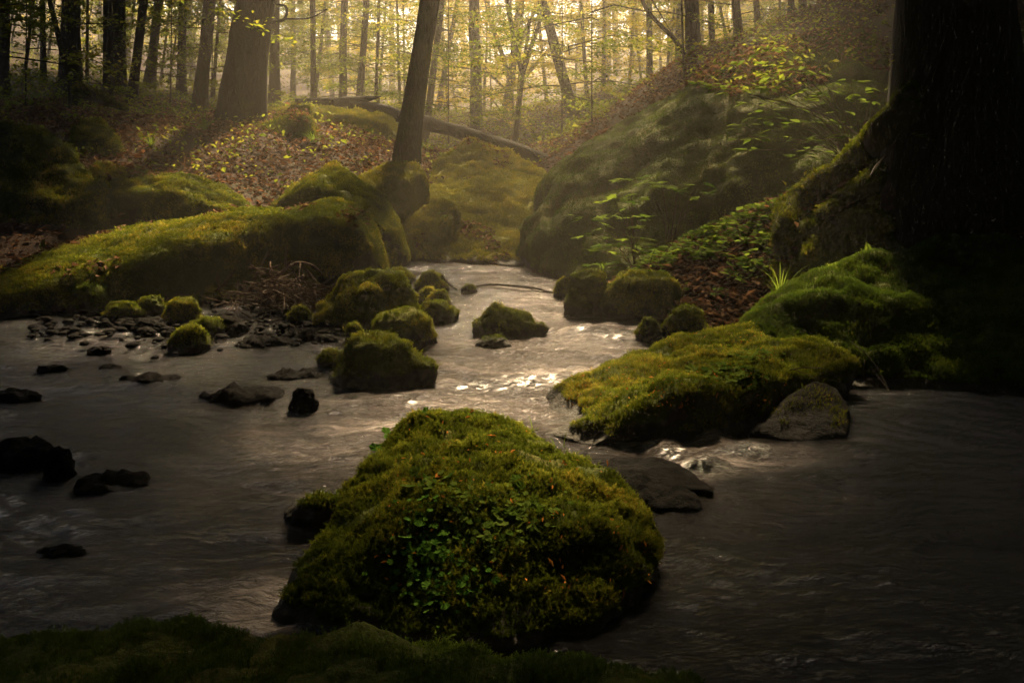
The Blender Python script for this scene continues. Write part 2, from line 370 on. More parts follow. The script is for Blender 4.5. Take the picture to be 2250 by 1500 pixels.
for c_ in ((1640, 995, .22), (1540, 1030, .14), (1560, 960, .10), (1480, 990, .10), (560, 1360, .12), (560, 1310, .16)):
    g_ = G(c_[0], c_[1]); foam_sheen += 3.0 * np.exp(-(((q[:, 0] - g_[0]) / c_[2]) ** 2 + ((q[:, 1] - g_[1]) / (c_[2] * .45)) ** 2))
foam_sheen = np.clip(foam_sheen * (1 + .5 * fbm(qs, 2.0, 3, 12)), 0, 2.0)
wz += np.minimum(foam_sheen, 1.2) * (.0055 * fbm(qs * np.array((1, .7, 1)), 12, 2, 7) + .0042 * fbm(qs, 24, 2, 8))
wme = mesh_np('stream_water', np.stack([q[:, 0], q[:, 1], wz], -1), gridfaces(len(wy), len(wx)), M['water'], smooth=True)
at = wme.attributes.new('foam_sheen', 'FLOAT', 'POINT'); at.data.foreach_set('value', foam_sheen.astype(np.float32))
tag(link('stream_water', wme), kind='structure')

# ------------------------------------------------------------------ moss shoots
def shoot_template(seed, nl=7, w=0.16, spread=0.55):
    r = np.random.default_rng(seed); V = []; F = []
    for i in range(nl):
        h = 0.1 + 0.8 * i / nl; a = i * 2.4 + r.uniform(-.4, .4); d = np.array((math.cos(a), math.sin(a), 0)); e = np.array((-d[1], d[0], 0))
        L = 0.45 * (1.1 - 0.5 * h); b = np.array((0, 0, h)); tip = b + d * L * spread * 1.6 + np.array((0, 0, L * 0.7))
        k = len(V); V += [b - e * w * .5, b + e * w * .5, tip]; F.append((k, k + 1, k + 2))
    k = len(V); V += [(-.06, 0, -.1), (.06, 0, -.1), (0, 0.02, 1.0)]; F.append((k, k + 1, k + 2))
    k = len(V); V += [(0, -.06, -.1), (0, .06, -.1), (0.02, 0, 1.0)]; F.append((k, k + 1, k + 2))
    return np.array(V, float), np.array(F)
SH_FULL = [shoot_template(s) for s in (1, 2, 3)]
SH_LOW = [shoot_template(s, 3, 0.34, 0.7) for s in (4, 5)]
def tri_sample(me, n, r):
    me.calc_loop_triangles(); nt_ = len(me.loop_triangles); t = np.empty(nt_ * 3, np.int32); me.loop_triangles.foreach_get('vertices', t); t = t.reshape(-1, 3)
    v = np.empty(len(me.vertices) * 3, np.float32); me.vertices.foreach_get('co', v); v = v.reshape(-1, 3).astype(float)
    vn = np.empty(len(me.vertices) * 3, np.float32); me.vertices.foreach_get('normal', vn); vn = vn.reshape(-1, 3).astype(float)
    a, b, c = v[t[:, 0]], v[t[:, 1]], v[t[:, 2]]; ar = np.linalg.norm(np.cross(b - a, c - a), axis=1); A = ar.sum() / 2
    k = r.choice(nt_, n, p=ar / ar.sum()); u = np.sqrt(r.random(n)); w = r.random(n)
    bc = np.stack([1 - u, u * (1 - w), u * w], -1)[:, :, None]
    return (v[t[k]] * bc).sum(1), norm((vn[t[k]] * bc).sum(1)), A
def area(me): return sum(p.area for p in me.polygons)
def moss_on(me, parent, dens, size, lo=-0.15, full=False, mat='moss', seed=0, wet=0.03, patch=1.5, gap=0.0, zmin=-1):
    r = np.random.default_rng(seed + 100); A = area(me); n = int(min(dens * A, 260000))
    p, nn, _ = tri_sample(me, n, r)
    f1 = fbm(p, patch, 3, seed); f2 = fbm(p, 9, 2, seed + 3)
    keep = (nn[:, 2] + 0.9 * f1 > lo) & (p[:, 2] > wet) & (f2 + r.normal(0, .25, n) > gap - 0.55)
    p, nn, f1, f2 = p[keep], nn[keep], f1[keep], f2[keep]; n = len(p)
    if n < 5: return None
    d = norm(nn * 0.8 + np.array((0, 0, .45)) + r.normal(0, .38, (n, 3)))
    tint = np.clip(0.42 + 0.45 * f1 + 0.35 * f2 + r.normal(0, .16, n) , 0, 1)
    s = size * np.exp(r.normal(0, .3, n)) * (1 + 0.5 * np.clip(f2, -.6, .8))
    acc = Acc(); nrm = []; tpl = SH_FULL if full else SH_LOW; idx = r.integers(0, len(tpl), n)
    for k, (tv, tf) in enumerate(tpl):
        m = idx == k
        X, Y, Z = frames(d[m], r); V, F = scatter(tv, tf, p[m], X, Y, Z, s[m]); acc.add(V, F, np.repeat(tint[m], len(tv))); nrm.append(np.repeat(nn[m], len(tv), 0))
    mm = acc.mesh('moss', M[mat]); at = mm.attributes.new('nrm', 'FLOAT_VECTOR', 'POINT'); at.data.foreach_set('vector', np.concatenate(nrm).astype(np.float32).ravel())
    return link('moss', mm, parent, world=False)

# ------------------------------------------------------------------ boulders
def hull_rock(name, label, cat, hulls, voxel=0.03, sm=6, d1=(0.05, 1.5), d2=(0.015, 8), mat='rock', seed=0, moss=None, group=None, cush=0.0, zb=-0.12):
    """hulls: dicts with crest / pts as (px, py, depth), base as (px, py) on the water, back = thickness behind the crest, raw = world points"""
    bm = bmesh.new()
    for h in hulls:
        pts = [P(*a) for a in h.get('crest', ())] + [P(*a) for a in h.get('pts', ())] + [np.array(a, float) for a in h.get('raw', ())]
        b = h.get('zb', zb)
        for a in h.get('base', ()):
            g = G(*a); pts.append(np.array((g[0], g[1], b))); pts.append(np.array((g[0], g[1], .01)))
        T = h.get('back', 0.3)
        for a in h.get('crest', ()):
            g = P(*a); pts.append(np.array((g[0] * (1 + .5 * T / a[2]), g[1] + T * .6, b + (g[2] - b) * .7))); pts.append(np.array((g[0], g[1] + T, b)))
        vs = [bm.verts.new(p) for p in pts]
        res = bmesh.ops.convex_hull(bm, input=vs)
        junk = [v for v in vs if v.is_valid and not v.link_faces]
        bmesh.ops.delete(bm, geom=junk, context='VERTS')
    bmesh.ops.recalc_face_normals(bm, faces=bm.faces)
    me = bpy.data.meshes.new(name); bm.to_mesh(me); bm.free()
    o = bpy.data.objects.new(name, me); COL.objects.link(o)
    rm = o.modifiers.new('r', 'REMESH'); rm.mode = 'VOXEL'; rm.voxel_size = voxel; rm.use_smooth_shade = True
    s = o.modifiers.new('s', 'SMOOTH'); s.factor = 0.5; s.iterations = sm
    dg = bpy.context.evaluated_depsgraph_get(); me2 = bpy.data.meshes.new_from_object(o.evaluated_get(dg))
    o.modifiers.clear(); o.data = me2; bpy.data.meshes.remove(me); me2.name = name
    n = len(me2.vertices); v = np.empty(n * 3, np.float32); me2.vertices.foreach_get('co', v); v = v.reshape(-1, 3).astype(float)
    nn = np.empty(n * 3, np.float32); me2.vertices.foreach_get('normal', nn); nn = nn.reshape(-1, 3)
    d = d1[0] * fbm(v, d1[1], 3, seed) + d2[0] * fbm(v, d2[1], 3, seed + 1)
    if cush: d = d + cush * (0.5 - np.abs(fbm(v, 6 if cush > .02 else 14, 2, seed + 5))) * np.clip(nn[:, 2] + .5, 0, 1)
    v = v + nn * d[:, None]
    me2.vertices.foreach_set('co', v.astype(np.float32).ravel()); me2.update()
    me2.materials.clear(); me2.materials.append(M[mat])
    me2.polygons.foreach_set('use_smooth', np.ones(len(me2.polygons), bool))
    tag(o, label, cat, group)
    recenter(o)
    off = np.array(o.location)
    if moss:
        # moss is scattered in local space; shift the wetness limit accordingly
        kw = dict(moss); kw.setdefault('seed', seed); kw['wet'] = kw.get('wet', 0.03) - off[2]
        mo = moss_on(me2, o, **kw)
    o['_b'] = 0; del o['_b']
    return o
ROCKS = {}
def simple_rock(key, name, label, px0, px1, pyt, pyb, dep=None, seed=0, moss=None, mat='rock', cat='stone', group=None, peak=0.5, flat=0.6, voxel=None, Y=None, rough=.07):
    """small stone standing in the water: pixel extents of its silhouette, base on the water"""
    r = np.random.default_rng(seed + 31)
    b = G((px0 + px1) / 2, pyb); Yb = b[1]; w = (px1 - px0) / FPX * Yb; dep = dep or w * 0.7; Yc = Yb + dep * 0.45
    c = np.array(P((px0 + px1) / 2, pyb, Yc)); top = P(px0 + (px1 - px0) * peak, pyt, Yc)[2]
    top = max(top, 0.02); x0 = P(px0, pyb, Yc)[0]; x1 = P(px1, pyb, Yc)[0]; xp = x0 + (x1 - x0) * peak
    raw = []
    for k in range(9):
        a = 2 * math.pi * k / 9 + r.uniform(-.2, .2); xx = (x0 + x1) / 2 + (x1 - x0) / 2 * math.cos(a) * r.uniform(.9, 1.02); yy = Yc + dep / 2 * math.sin(a)
        raw.append((xx, yy, -.06)); raw.append((xx, yy, top * r.uniform(.1, .4)))
        raw.append((xp + (xx - xp) * flat * r.uniform(.7, 1.05), Yc + (yy - Yc) * flat, top * r.uniform(.72, 1.0)))
    raw.append((xp, Yc, top * 1.06))
    v = voxel or max(w / 26, 0.006)
    return hull_rock(name, label, cat, [dict(raw=raw)], v, 2, (w * rough, 4 / w), (w * .03, 14 / w), mat, seed, moss, group)

MF = dict(dens=30000, size=0.018, full=True)          # close moss
MM = dict(dens=17000, size=0.015)                       # middle distance
MD = dict(dens=8000, size=0.021)                       # farther

hull_rock('mossy_boulder', 'big moss-covered boulder in the front of the stream with leafy liverwort on its face', 'boulder',
    [dict(crest=[(880, 935, 2.35), (950, 897, 2.4), (1050, 905, 2.4), (1160, 950, 2.35), (1260, 1000, 2.25), (1350, 1050, 2.15), (1420, 1120, 2.05)], back=.12,
          pts=[(1455, 1200, 1.95), (1442, 1270, 1.85), (850, 1010, 2.2), (790, 1100, 2.1), (720, 1180, 2.0), (660, 1250, 1.9), (605, 1335, 1.8), (900, 1110, 1.86), (1050, 1110, 1.84), (1250, 1150, 1.82), (1370, 1190, 1.84), (800, 1230, 1.78)],
          base=[(600, 1360), (720, 1400), (900, 1430), (1100, 1440), (1300, 1400), (1410, 1300)])],
    0.012, 5, (.018, 4), (.008, 14), 'rock', 1, dict(MF, dens=85000, size=0.0105, lo=0.12, gap=0.1), cush=.02)
hull_rock('mossy_tongue_rock', 'long low rock right of the front boulder, mossy back dotted with orange bud scales', 'boulder',
    [dict(crest=[(1172, 925, 3.1), (1250, 852, 3.5), (1400, 777, 3.85), (1560, 732, 4.1), (1700, 722, 4.15), (1830, 720, 4.0)], back=.25,
          pts=[(1185, 935, 3.0), (1320, 905, 2.9), (1470, 872, 2.88), (1600, 850, 3.0), (1700, 832, 3.35), (1870, 806, 3.5)], base=[(1180, 955), (1300, 985), (1450, 975), (1580, 955), (1680, 900), (1850, 880)])],
    0.018, 5, (.05, 2.5), (.015, 10), 'rock', 2, dict(MF, dens=42000, size=0.0115, lo=0.3), cush=.015)
hull_rock('mossy_mound', 'large dark green mossy mound along the right edge of the photo', 'boulder',
    [dict(crest=[(1640, 712, 4.2), (1760, 645, 4.4), (1890, 570, 4.45), (2000, 548, 4.45), (2100, 532, 4.4), (2300, 570, 4.2), (2500, 620, 4.0)], back=.3,
          pts=[(1660, 735, 4.0), (1720, 745, 3.9), (1820, 765, 3.8), (1900, 790, 3.7), (1850, 705, 4.0), (2050, 690, 3.95), (2300, 720, 3.8), (1800, 650, 4.25), (1950, 600, 4.25)], base=[(1780, 850), (2000, 835), (2250, 850), (2500, 880)])],
    0.022, 6, (.09, 1.8), (.02, 8), 'rock', 3, dict(MF, dens=42000, size=0.0125, lo=-0.3, mat='moss_green'), cush=.025)
hull_rock('foreground_rock', 'dark mossy rock across the bottom edge of the photo, nearest the viewer', 'boulder',
    [dict(crest=[(-120, 1390, 1.42), (100, 1372, 1.42), (310, 1358, 1.42), (470, 1392, 1.36), (600, 1392, 1.32)], pts=[(100, 1600, 1.0), (500, 1600, 1.0), (-100, 1600, 1.0)], raw=[(-.9, .75, -.1), (-.2, .75, -.1), (-.9, .75, .1), (-.2, .75, .1)], back=.04),
     dict(crest=[(560, 1392, 1.30), (720, 1372, 1.30), (900, 1390, 1.29), (1100, 1422, 1.27), (1300, 1455, 1.25), (1520, 1495, 1.22)], pts=[(600, 1600, 1.0), (1000, 1600, 1.0), (1500, 1600, .98)], raw=[(-.4, .75, -.1), (.35, .75, -.1), (-.4, .75, .1), (.35, .75, .1)], back=.04)],
    0.012, 4, (.03, 5), (.01, 16), 'rock', 4, dict(MF, dens=50000, size=0.0075, lo=0.3, gap=.55, mat='moss_green'), cush=.012)
hull_rock('long_mossy_boulder', 'long low boulder left of the stream with a sunlit mossy rim and dark front', 'boulder',
    [dict(crest=[(-250, 680, 5.7), (0, 600, 5.9), (170, 537, 6.3), (330, 482, 6.7), (540, 464, 6.9), (660, 466, 6.9)], pts=[(330, 500, 6.2), (540, 484, 6.2), (680, 482, 6.2), (170, 560, 6.05), (0, 625, 5.7), (750, 520, 6.2), (760, 600, 6.15)], base=[(-250, 720), (0, 668), (300, 660), (550, 645), (720, 635)], back=.5),
     dict(crest=[(640, 460, 6.9), (735, 432, 7.0), (800, 447, 6.9), (832, 490, 6.7)], pts=[(845, 540, 6.5), (838, 590, 6.35), (700, 480, 6.2), (800, 500, 6.2), (820, 540, 6.15), (640, 480, 6.25)], base=[(650, 640), (800, 622)], back=.4)],
    0.028, 8, (.05, 1.1), (.012, 7), 'rock', 5, dict(MM, lo=-0.1), cush=.012)
hull_rock('peaked_boulder', 'peaked mossy boulder with a tilted slab side, behind the long low boulder', 'boulder',
    [dict(crest=[(588, 455, 7.5), (640, 402, 7.8), (735, 346, 8.1), (765, 385, 7.9), (800, 420, 7.6)], pts=[(680, 420, 7.3), (760, 440, 7.2)], base=[(600, 580), (800, 590)], back=.5),
     dict(crest=[(770, 392, 7.9), (830, 432, 7.8), (882, 480, 7.6), (898, 525, 7.4)], pts=[(780, 440, 7.1), (850, 500, 7.0), (850, 580, 7.1), (890, 545, 7.3)], base=[(790, 600), (845, 592)], back=.4)],
    0.03, 4, (.07, 1.6), (.02, 8), 'rock', 6, dict(MM, lo=-0.3), cush=.02)
hull_rock('shadowed_boulder', 'dull brown-green boulder in shade at the foot of the leaning mossy trunk', 'boulder',
    [dict(crest=[(775, 388, 8.7), (830, 366, 8.8), (912, 347, 8.9), (940, 372, 8.8), (938, 420, 8.7)], pts=[(790, 420, 8.4), (880, 400, 8.4), (905, 455, 8.4), (800, 500, 8.2)], raw=[(-1.45, 8.3, -.1), (-1.15, 8.35, -.1)], back=.15)],
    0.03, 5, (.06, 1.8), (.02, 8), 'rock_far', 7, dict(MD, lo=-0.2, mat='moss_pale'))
hull_rock('pyramid_boulder', 'large pale pyramid-shaped boulder at the head of the stream, leaves caught on its slope', 'boulder',
    [dict(crest=[(895, 452, 9.0), (960, 362, 10.2), (1035, 306, 10.7), (1110, 333, 10.5), (1192, 376, 10.0), (1230, 440, 9.4)], pts=[(1200, 500, 8.6), (980, 490, 8.6), (1080, 480, 8.6), (1000, 540, 8.05), (1170, 560, 8.0)], base=[(880, 575), (1000, 580), (1150, 580), (1220, 585)], back=.8),
     dict(crest=[(888, 490, 8.25), (935, 448, 8.4), (985, 436, 8.5), (1005, 460, 8.35)], pts=[(900, 525, 8.05), (985, 500, 8.1)], base=[(880, 574), (960, 576)], back=.2)],
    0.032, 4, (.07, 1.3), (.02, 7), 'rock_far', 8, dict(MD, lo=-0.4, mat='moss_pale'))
hull_rock('cliff_boulder', 'huge mossy cliff-like boulder on the right bank, its top covered in dead leaves', 'boulder',
    [dict(crest=[(1202, 372, 8.2), (1300, 298, 8.8), (1450, 225, 9.1), (1600, 158, 9.2), (1750, 92, 9.2), (1880, 72, 9.0), (1960, 120, 8.6), (2000, 260, 8.0)],
          pts=[(1195, 450, 7.7), (1182, 560, 7.3), (1330, 318, 8.1), (1500, 215, 8.0), (1650, 240, 7.3), (1760, 225, 7.2), (1900, 200, 7.3), (1300, 590, 6.75), (1500, 560, 6.5), (1750, 450, 6.4), (1950, 400, 6.4), (1600, 400, 6.7), (1350, 430, 7.1)],
          base=[(1200, 612), (1300, 625), (1500, 640)], raw=[(3.2, 6.4, 0), (3.5, 6.4, .3)], back=1.2),
     dict(crest=[(1140, 480, 7.8), (1185, 422, 8.0), (1198, 430, 7.9)], pts=[(1145, 540, 7.5), (1165, 590, 7.2), (1192, 470, 7.4), (1198, 600, 7.0)], base=[(1165, 596), (1215, 610)], back=.2)],
    0.04, 4, (.17, 0.9), (.035, 4.5), 'rock', 9, dict(dens=15000, size=0.014, lo=0.05, gap=.15, patch=1.1, mat='moss_green'), cush=.015)
hull_rock('root_bank', 'mossy earth bank under the big dark trunk at right', 'bank',
    [dict(crest=[(1738, 445, 5.3), (1840, 392, 5.35), (1925, 335, 5.35), (2000, 300, 5.3), (2100, 300, 5.25), (2350, 320, 5.2)], pts=[(1716, 530, 5.05), (1748, 590, 4.85), (1900, 480, 4.8), (2100, 460, 4.75), (2350, 470, 4.7), (1760, 660, 4.7)], raw=[(1.5, 4.75, -.1), (3.2, 4.5, -.1), (1.6, 4.7, .1)], back=.5)],
    0.03, 5, (.10, 2.2), (.03, 8), 'rock', 10, dict(MM, size=.024, lo=-0.2), cush=.035)
hull_rock('leaf_topped_boulder', 'blocky mossy boulder beside the big left trunk with dead leaves on top', 'boulder',
    [dict(crest=[(530, 300, 10.2), (575, 262, 10.5), (640, 245, 10.6), (680, 260, 10.5)], pts=[(540, 345, 10), (690, 320, 10.1), (600, 370, 9.8), (670, 360, 9.9), (550, 300, 10), (670, 270, 10.1)], raw=[(-3.1, 9.8, .3), (-2.3, 9.8, .3)], back=.4),
     dict(crest=[(600, 250, 10.9), (640, 224, 11), (680, 228, 11), (700, 285, 10.8)], pts=[(620, 300, 10.6), (695, 310, 10.6)], raw=[(-2.8, 10.6, .5), (-2.3, 10.6, .5)], back=.4)],
    0.035, 4, (.07, 1.6), (.02, 7), 'rock', 11, dict(MD, lo=-0.1))
hull_rock('flat_mossy_boulder', 'broad flat-topped mossy boulder beneath the broken end of the fallen log', 'boulder',
    [dict(crest=[(570, 238, 12.6), (620, 228, 12.8), (760, 238, 12.8), (850, 252, 12.6), (886, 280, 12.3)], pts=[(600, 300, 12), (880, 310, 12), (750, 310, 11.8), (720, 255, 12.1), (850, 265, 12.1)], raw=[(-3.6, 12, .8), (-1.6, 12, .7)], back=.6)],
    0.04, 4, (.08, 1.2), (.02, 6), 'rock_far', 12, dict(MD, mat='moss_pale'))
hull_rock('rounded_mossy_boulder', 'rounded mossy boulder up the left bank, dark on its near side', 'boulder',
    [dict(crest=[(160, 275, 8.8), (195, 252, 9), (225, 262, 9), (262, 310, 8.8)], pts=[(165, 320, 8.6), (265, 340, 8.5), (200, 345, 8.5)], raw=[(-4.6, 8.5, .4), (-4.0, 8.5, .4)], back=.4)],
    0.03, 4, (.06, 1.6), (.02, 7), 'rock', 13, dict(MD))
hull_rock('dark_bank_boulder', 'dark moss-edged boulder against the left edge of the photo', 'boulder',
    [dict(crest=[(-300, 260, 7.6), (0, 285, 7.6), (90, 290, 7.6), (155, 325, 7.5), (180, 370, 7.3), (235, 400, 7.2)], pts=[(0, 420, 6.9), (200, 450, 6.9)], raw=[(-6, 6.7, 0), (-3.2, 6.7, 0), (-6, 6.7, .4)], back=.5)],
    0.035, 5, (.10, 1.2), (.03, 6), 'rock', 14, dict(MD, lo=0.0))
hull_rock('sloping_boulder', 'long dark boulder sloping right, mossy along its top, above the long low boulder', 'boulder',
    [dict(crest=[(215, 358, 7.7), (330, 380, 7.7), (430, 392, 7.7), (500, 425, 7.6), (560, 462, 7.5)], pts=[(230, 420, 7.1), (420, 430, 7.1), (530, 470, 7.0)], raw=[(-3.6, 7.0, 0), (-2.1, 7.0, 0)], back=.4)],
    0.03, 5, (.07, 1.5), (.03, 7), 'rock', 15, dict(MM, lo=-0.1), cush=.025)
hull_rock('brown_slab', 'bare brown slab of stone lying above the long dark boulder', 'rock',
    [dict(crest=[(380, 388, 8.2), (440, 394, 8.2), (520, 408, 8.2), (570, 432, 8.1)], pts=[(400, 420, 7.7), (572, 450, 7.8)], raw=[(-3.1, 7.6, .3), (-2.3, 7.6, .25)], back=.3)],
    0.03, 4, (.04, 2), (.01, 8), 'rock_grey', 16)
hull_rock('grey_stone', 'smooth dark grey stone with a pale rim below the right mossy rocks', 'rock',
    [dict(crest=[(1650, 925, 3.05), (1720, 875, 3.15), (1790, 834, 3.2), (1840, 848, 3.2), (1872, 900, 3.1)], pts=[(1700, 930, 2.95), (1820, 920, 2.95)], base=[(1650, 955), (1750, 975), (1860, 965)], back=.12)],
    0.014, 5, (.02, 4), (.006, 14), 'rock_grey', 17, dict(MF, dens=8000, size=.01, lo=.75, gap=.4))
hull_rock('streamside_rock', 'low grey stone just right of the front boulder, upper of two', 'rock',
    [dict(crest=[(1305, 1022, 2.6), (1370, 998, 2.62), (1450, 1000, 2.62), (1530, 1038, 2.58), (1570, 1076, 2.5)], pts=[(1400, 1035, 2.5), (1500, 1055, 2.48)], base=[(1330, 1070), (1450, 1075), (1565, 1088)], back=.05)],
    0.01, 4, (.012, 8), (.006, 25), 'rock_bare', 18)
hull_rock('streamside_rock', 'low grey stone just right of the front boulder, lower of two', 'rock',
    [dict(crest=[(1340, 1060, 2.37), (1400, 1042, 2.38), (1470, 1052, 2.38), (1520, 1080, 2.35), (1545, 1112, 2.31)], pts=[(1420, 1075, 2.31), (1500, 1095, 2.29)], base=[(1370, 1110), (1450, 1130), (1540, 1128)], back=.05)],
    0.01, 4, (.012, 8), (.006, 25), 'rock_bare', 19)

MS = dict(dens=26000, size=0.012, lo=0.05)
def sr(name, label, *a, **k): return simple_rock(None, name, label, *a, **k)
sr('mossy_rock', 'domed mossy rock standing in the current left of the brown run', 712, 970, 738, 855, seed=1, moss=dict(MS, full=True, dens=20000), cat='rock', peak=.4, flat=.55)
sr('mossy_rock', 'small mossy rock tucked against the left of the domed rock', 693, 770, 768, 812, seed=2, moss=MS, cat='rock')
sr('mossy_rock', 'broad mossy rock just behind the domed rock, flat bright top', 795, 966, 686, 765, seed=3, moss=MS, cat='rock', flat=.8)
sr('mossy_rock', 'double-humped mossy rock, largest of the cluster below the long boulder', 700, 922, 600, 722, seed=4, moss=MS, cat='rock', flat=.75, peak=.6)
sr('mossy_rock', 'low-browed rock leaning on the front of the double-humped rock', 700, 890, 628, 730, seed=5, moss=MS, cat='rock', flat=.5, peak=.6, dep=.35)
sr('mossy_rock', 'peaked mossy rock alone in the middle of the stream', 1033, 1210, 672, 742, seed=6, moss=MS, cat='rock', peak=.35, flat=.4)
sr('mossy_rock', 'tiny low rock just in front of the peaked midstream rock', 1040, 1125, 742, 765, seed=7, moss=MS, peak=.5)
sr('mossy_rock', 'mossy rock with a dead stick against it, upstream of the double-humped rock', 908, 990, 600, 642, seed=8, moss=MS)
sr('mossy_rock', 'small round mossy rock below the one with the stick', 912, 965, 634, 668, seed=9, moss=MS)
sr('mossy_rock', 'small dark rock beside the round mossy one', 935, 992, 640, 675, seed=10, moss=MS)
sr('mossy_rock', 'flat mossy rock sloping to the water right of the double-humped rock', 915, 1012, 662, 708, seed=11, moss=MS, peak=.3)
sr('mossy_rock', 'small pointed stone at the left end of the fallen branch', 1012, 1050, 626, 646, seed=12, moss=MS)
sr('mossy_rock', 'low mossy stone at the waterline under the long boulder', 838, 918, 592, 622, seed=13, moss=MS)
sr('mossy_rock', 'small moss-topped rock at the left of the front boulder', 618, 772, 1098, 1146, seed=14, moss=dict(MF, lo=.1), cat='rock', flat=.6)
sr('mossy_rock', 'mossy lump at the foot of the right bank beside the cliff boulder', 1235, 1345, 598, 695, seed=15, moss=MS, cat='rock', flat=.8)
sr('mossy_rock', 'dark overhanging mossy edge of the right bank', 1308, 1520, 606, 702, seed=16, moss=MS, cat='rock', flat=.85, dep=.5)
sr('mossy_rock', 'small dark rock at the end of the right bank in the water', 1394, 1455, 700, 750, seed=17, moss=MS)
sr('mossy_rock', 'mossy rock between the right bank and the tongue rock', 1450, 1560, 676, 748, seed=18, moss=MS)
sr('mossy_rock', 'little mossy stone at the right end of the fallen branch', 1215, 1262, 612, 655, seed=19, moss=MS)
# stones of the left shore
sr('mossy_rock', 'broad bright green mossy stone at the left end of the shore stones', 78, 275, 622, 690, seed=20, moss=dict(MS, mat='moss_green'), cat='stone', flat=.85, group='stones along the left shore')
ls = [(225, 322, 665, 706, 'rock', 'rounded mossy stone right of the bright green one'), (300, 372, 652, 698, 'rock', 'mossy stone behind the grey egg-shaped stone'), (357, 447, 657, 715, 'rock', 'grey-green egg-shaped stone on the left shore'),
      (405, 512, 702, 743, 'rock', 'low moss-capped stone in front of the egg-shaped stone'), (368, 470, 722, 778, 'rock', 'dark stone with a moss cap standing out in the water'), (440, 545, 694, 738, 'rock_bare', 'flat brown stone behind the low moss-capped stone'),
      (280, 380, 700, 728, 'rock_bare', 'flat pale stone left of the egg-shaped stone'), (420, 540, 634, 672, 'rock', 'long flat mossy stone behind the left shore'), (290, 415, 630, 662, 'rock', 'low mossy stone under the long boulder front'),
      (215, 265, 620, 645, 'rock', 'small mossy stone at the foot of the long boulder'), (640, 706, 588, 650, 'rock', 'mossy stone behind the heap of sticks'), (630, 692, 676, 716, 'rock', 'rounded yellow mossy stone at the foot of the heap of sticks'),
      (100, 150, 605, 630, 'rock_bare', 'small bare stone on top of the bright green stone'), (510, 640, 742, 768, 'rock_bare', 'wet low slab in the shallows'), (655, 695, 722, 748, 'rock_bare', 'small wet stone at the edge of the shallows'),
      (300, 345, 720, 738, 'rock_bare', 'little wet stone below the flat pale stone'), (150, 185, 720, 735, 'rock_bare', 'dark wet pebble farthest left in the shallows'), (210, 250, 705, 722, 'rock_bare', 'dark wet pebble below the rounded mossy stone'),
      (555, 605, 728, 745, 'rock_bare', 'wet pebble right of the low moss-capped stone'), (755, 800, 710, 750, 'rock', 'small mossy stone left of the broad mossy rock'), (690, 745, 735, 752, 'rock_bare', 'flat wet pebble near the broad mossy rock'), (345, 395, 640, 668, 'rock', 'small mossy stone behind the egg-shaped stone')]
for i, (a, b, c, d, m, lb) in enumerate(ls):
    sr('shore_stone', lb, a, b, c, d, seed=40 + i, mat=m, moss=MS if m == 'rock' else None, group='stones along the left shore', flat=.7)
wr = [(265, 400, 826, 850, 'black wet rock ridge with water curling over it'), (440, 635, 855, 888, 'long black wet rock under the domed mossy rock'), (635, 705, 856, 902, 'dark rock standing in the current beside the long wet rock'), (585, 712, 820, 835, 'thin wet rock left of the domed mossy rock'),
      (205, 270, 804, 818, 'small wet rock in the left current, upper one'), (80, 150, 802, 820, 'small black rock near the left edge'), (-20, 90, 860, 885, 'black rock cut by the left edge of the photo'), (190, 245, 762, 775, 'little wet stone breaking the water at left'),
      (-30, 140, 972, 1030, 'clustered black wet rocks at the left edge'), (95, 170, 985, 1050, 'rounded wet rock at the right of the black cluster'), (155, 350, 1050, 1085, 'low glistening rock right of the black cluster'), (60, 220, 1222, 1245, 'dark submerged hump in the bottom left of the stream')]
for i, (a, b, c, d, lb) in enumerate(wr):
    sr('wet_rock', lb, a, b, c, d, seed=80 + i, mat='rock_bare', group='black wet rocks in the current', flat=.7, peak=.55, cat='rock', rough=.085)

# ------------------------------------------------------------------ gravel of the left shore
def gravel():
    bm = bmesh.new(); bmesh.ops.create_icosphere(bm, subdivisions=2, radius=1); tv = np.array([v.co[:] for v in bm.verts]); tf = np.array([[v.index for v in f.verts] for f in bm.faces]); bm.free()
    r = np.random.default_rng(91); acc = Acc()
    for i in range(420):
        c = G(r.uniform(60, 800), np.clip(r.normal(716, 26), 660, 790)); s_ = .009 + .022 * r.random() ** 2; sc = np.array((r.uniform(.8, 1.5), r.uniform(.7, 1.2), r.uniform(.4, .75))) * s_; a = r.uniform(0, 6.28)
        v = tv * (1 + .22 * fbm(tv, 1.3, 2, i))[:, None] * sc; v = np.stack([v[:, 0] * math.cos(a) - v[:, 1] * math.sin(a), v[:, 0] * math.sin(a) + v[:, 1] * math.cos(a), v[:, 2]], -1)
        acc.add(v + np.array((c[0], c[1], .008 + .02 * r.random())), tf)
    tag(link('gravel', acc.mesh('gravel', M['rock_bare'], smooth=True)), kind='stuff')
gravel()
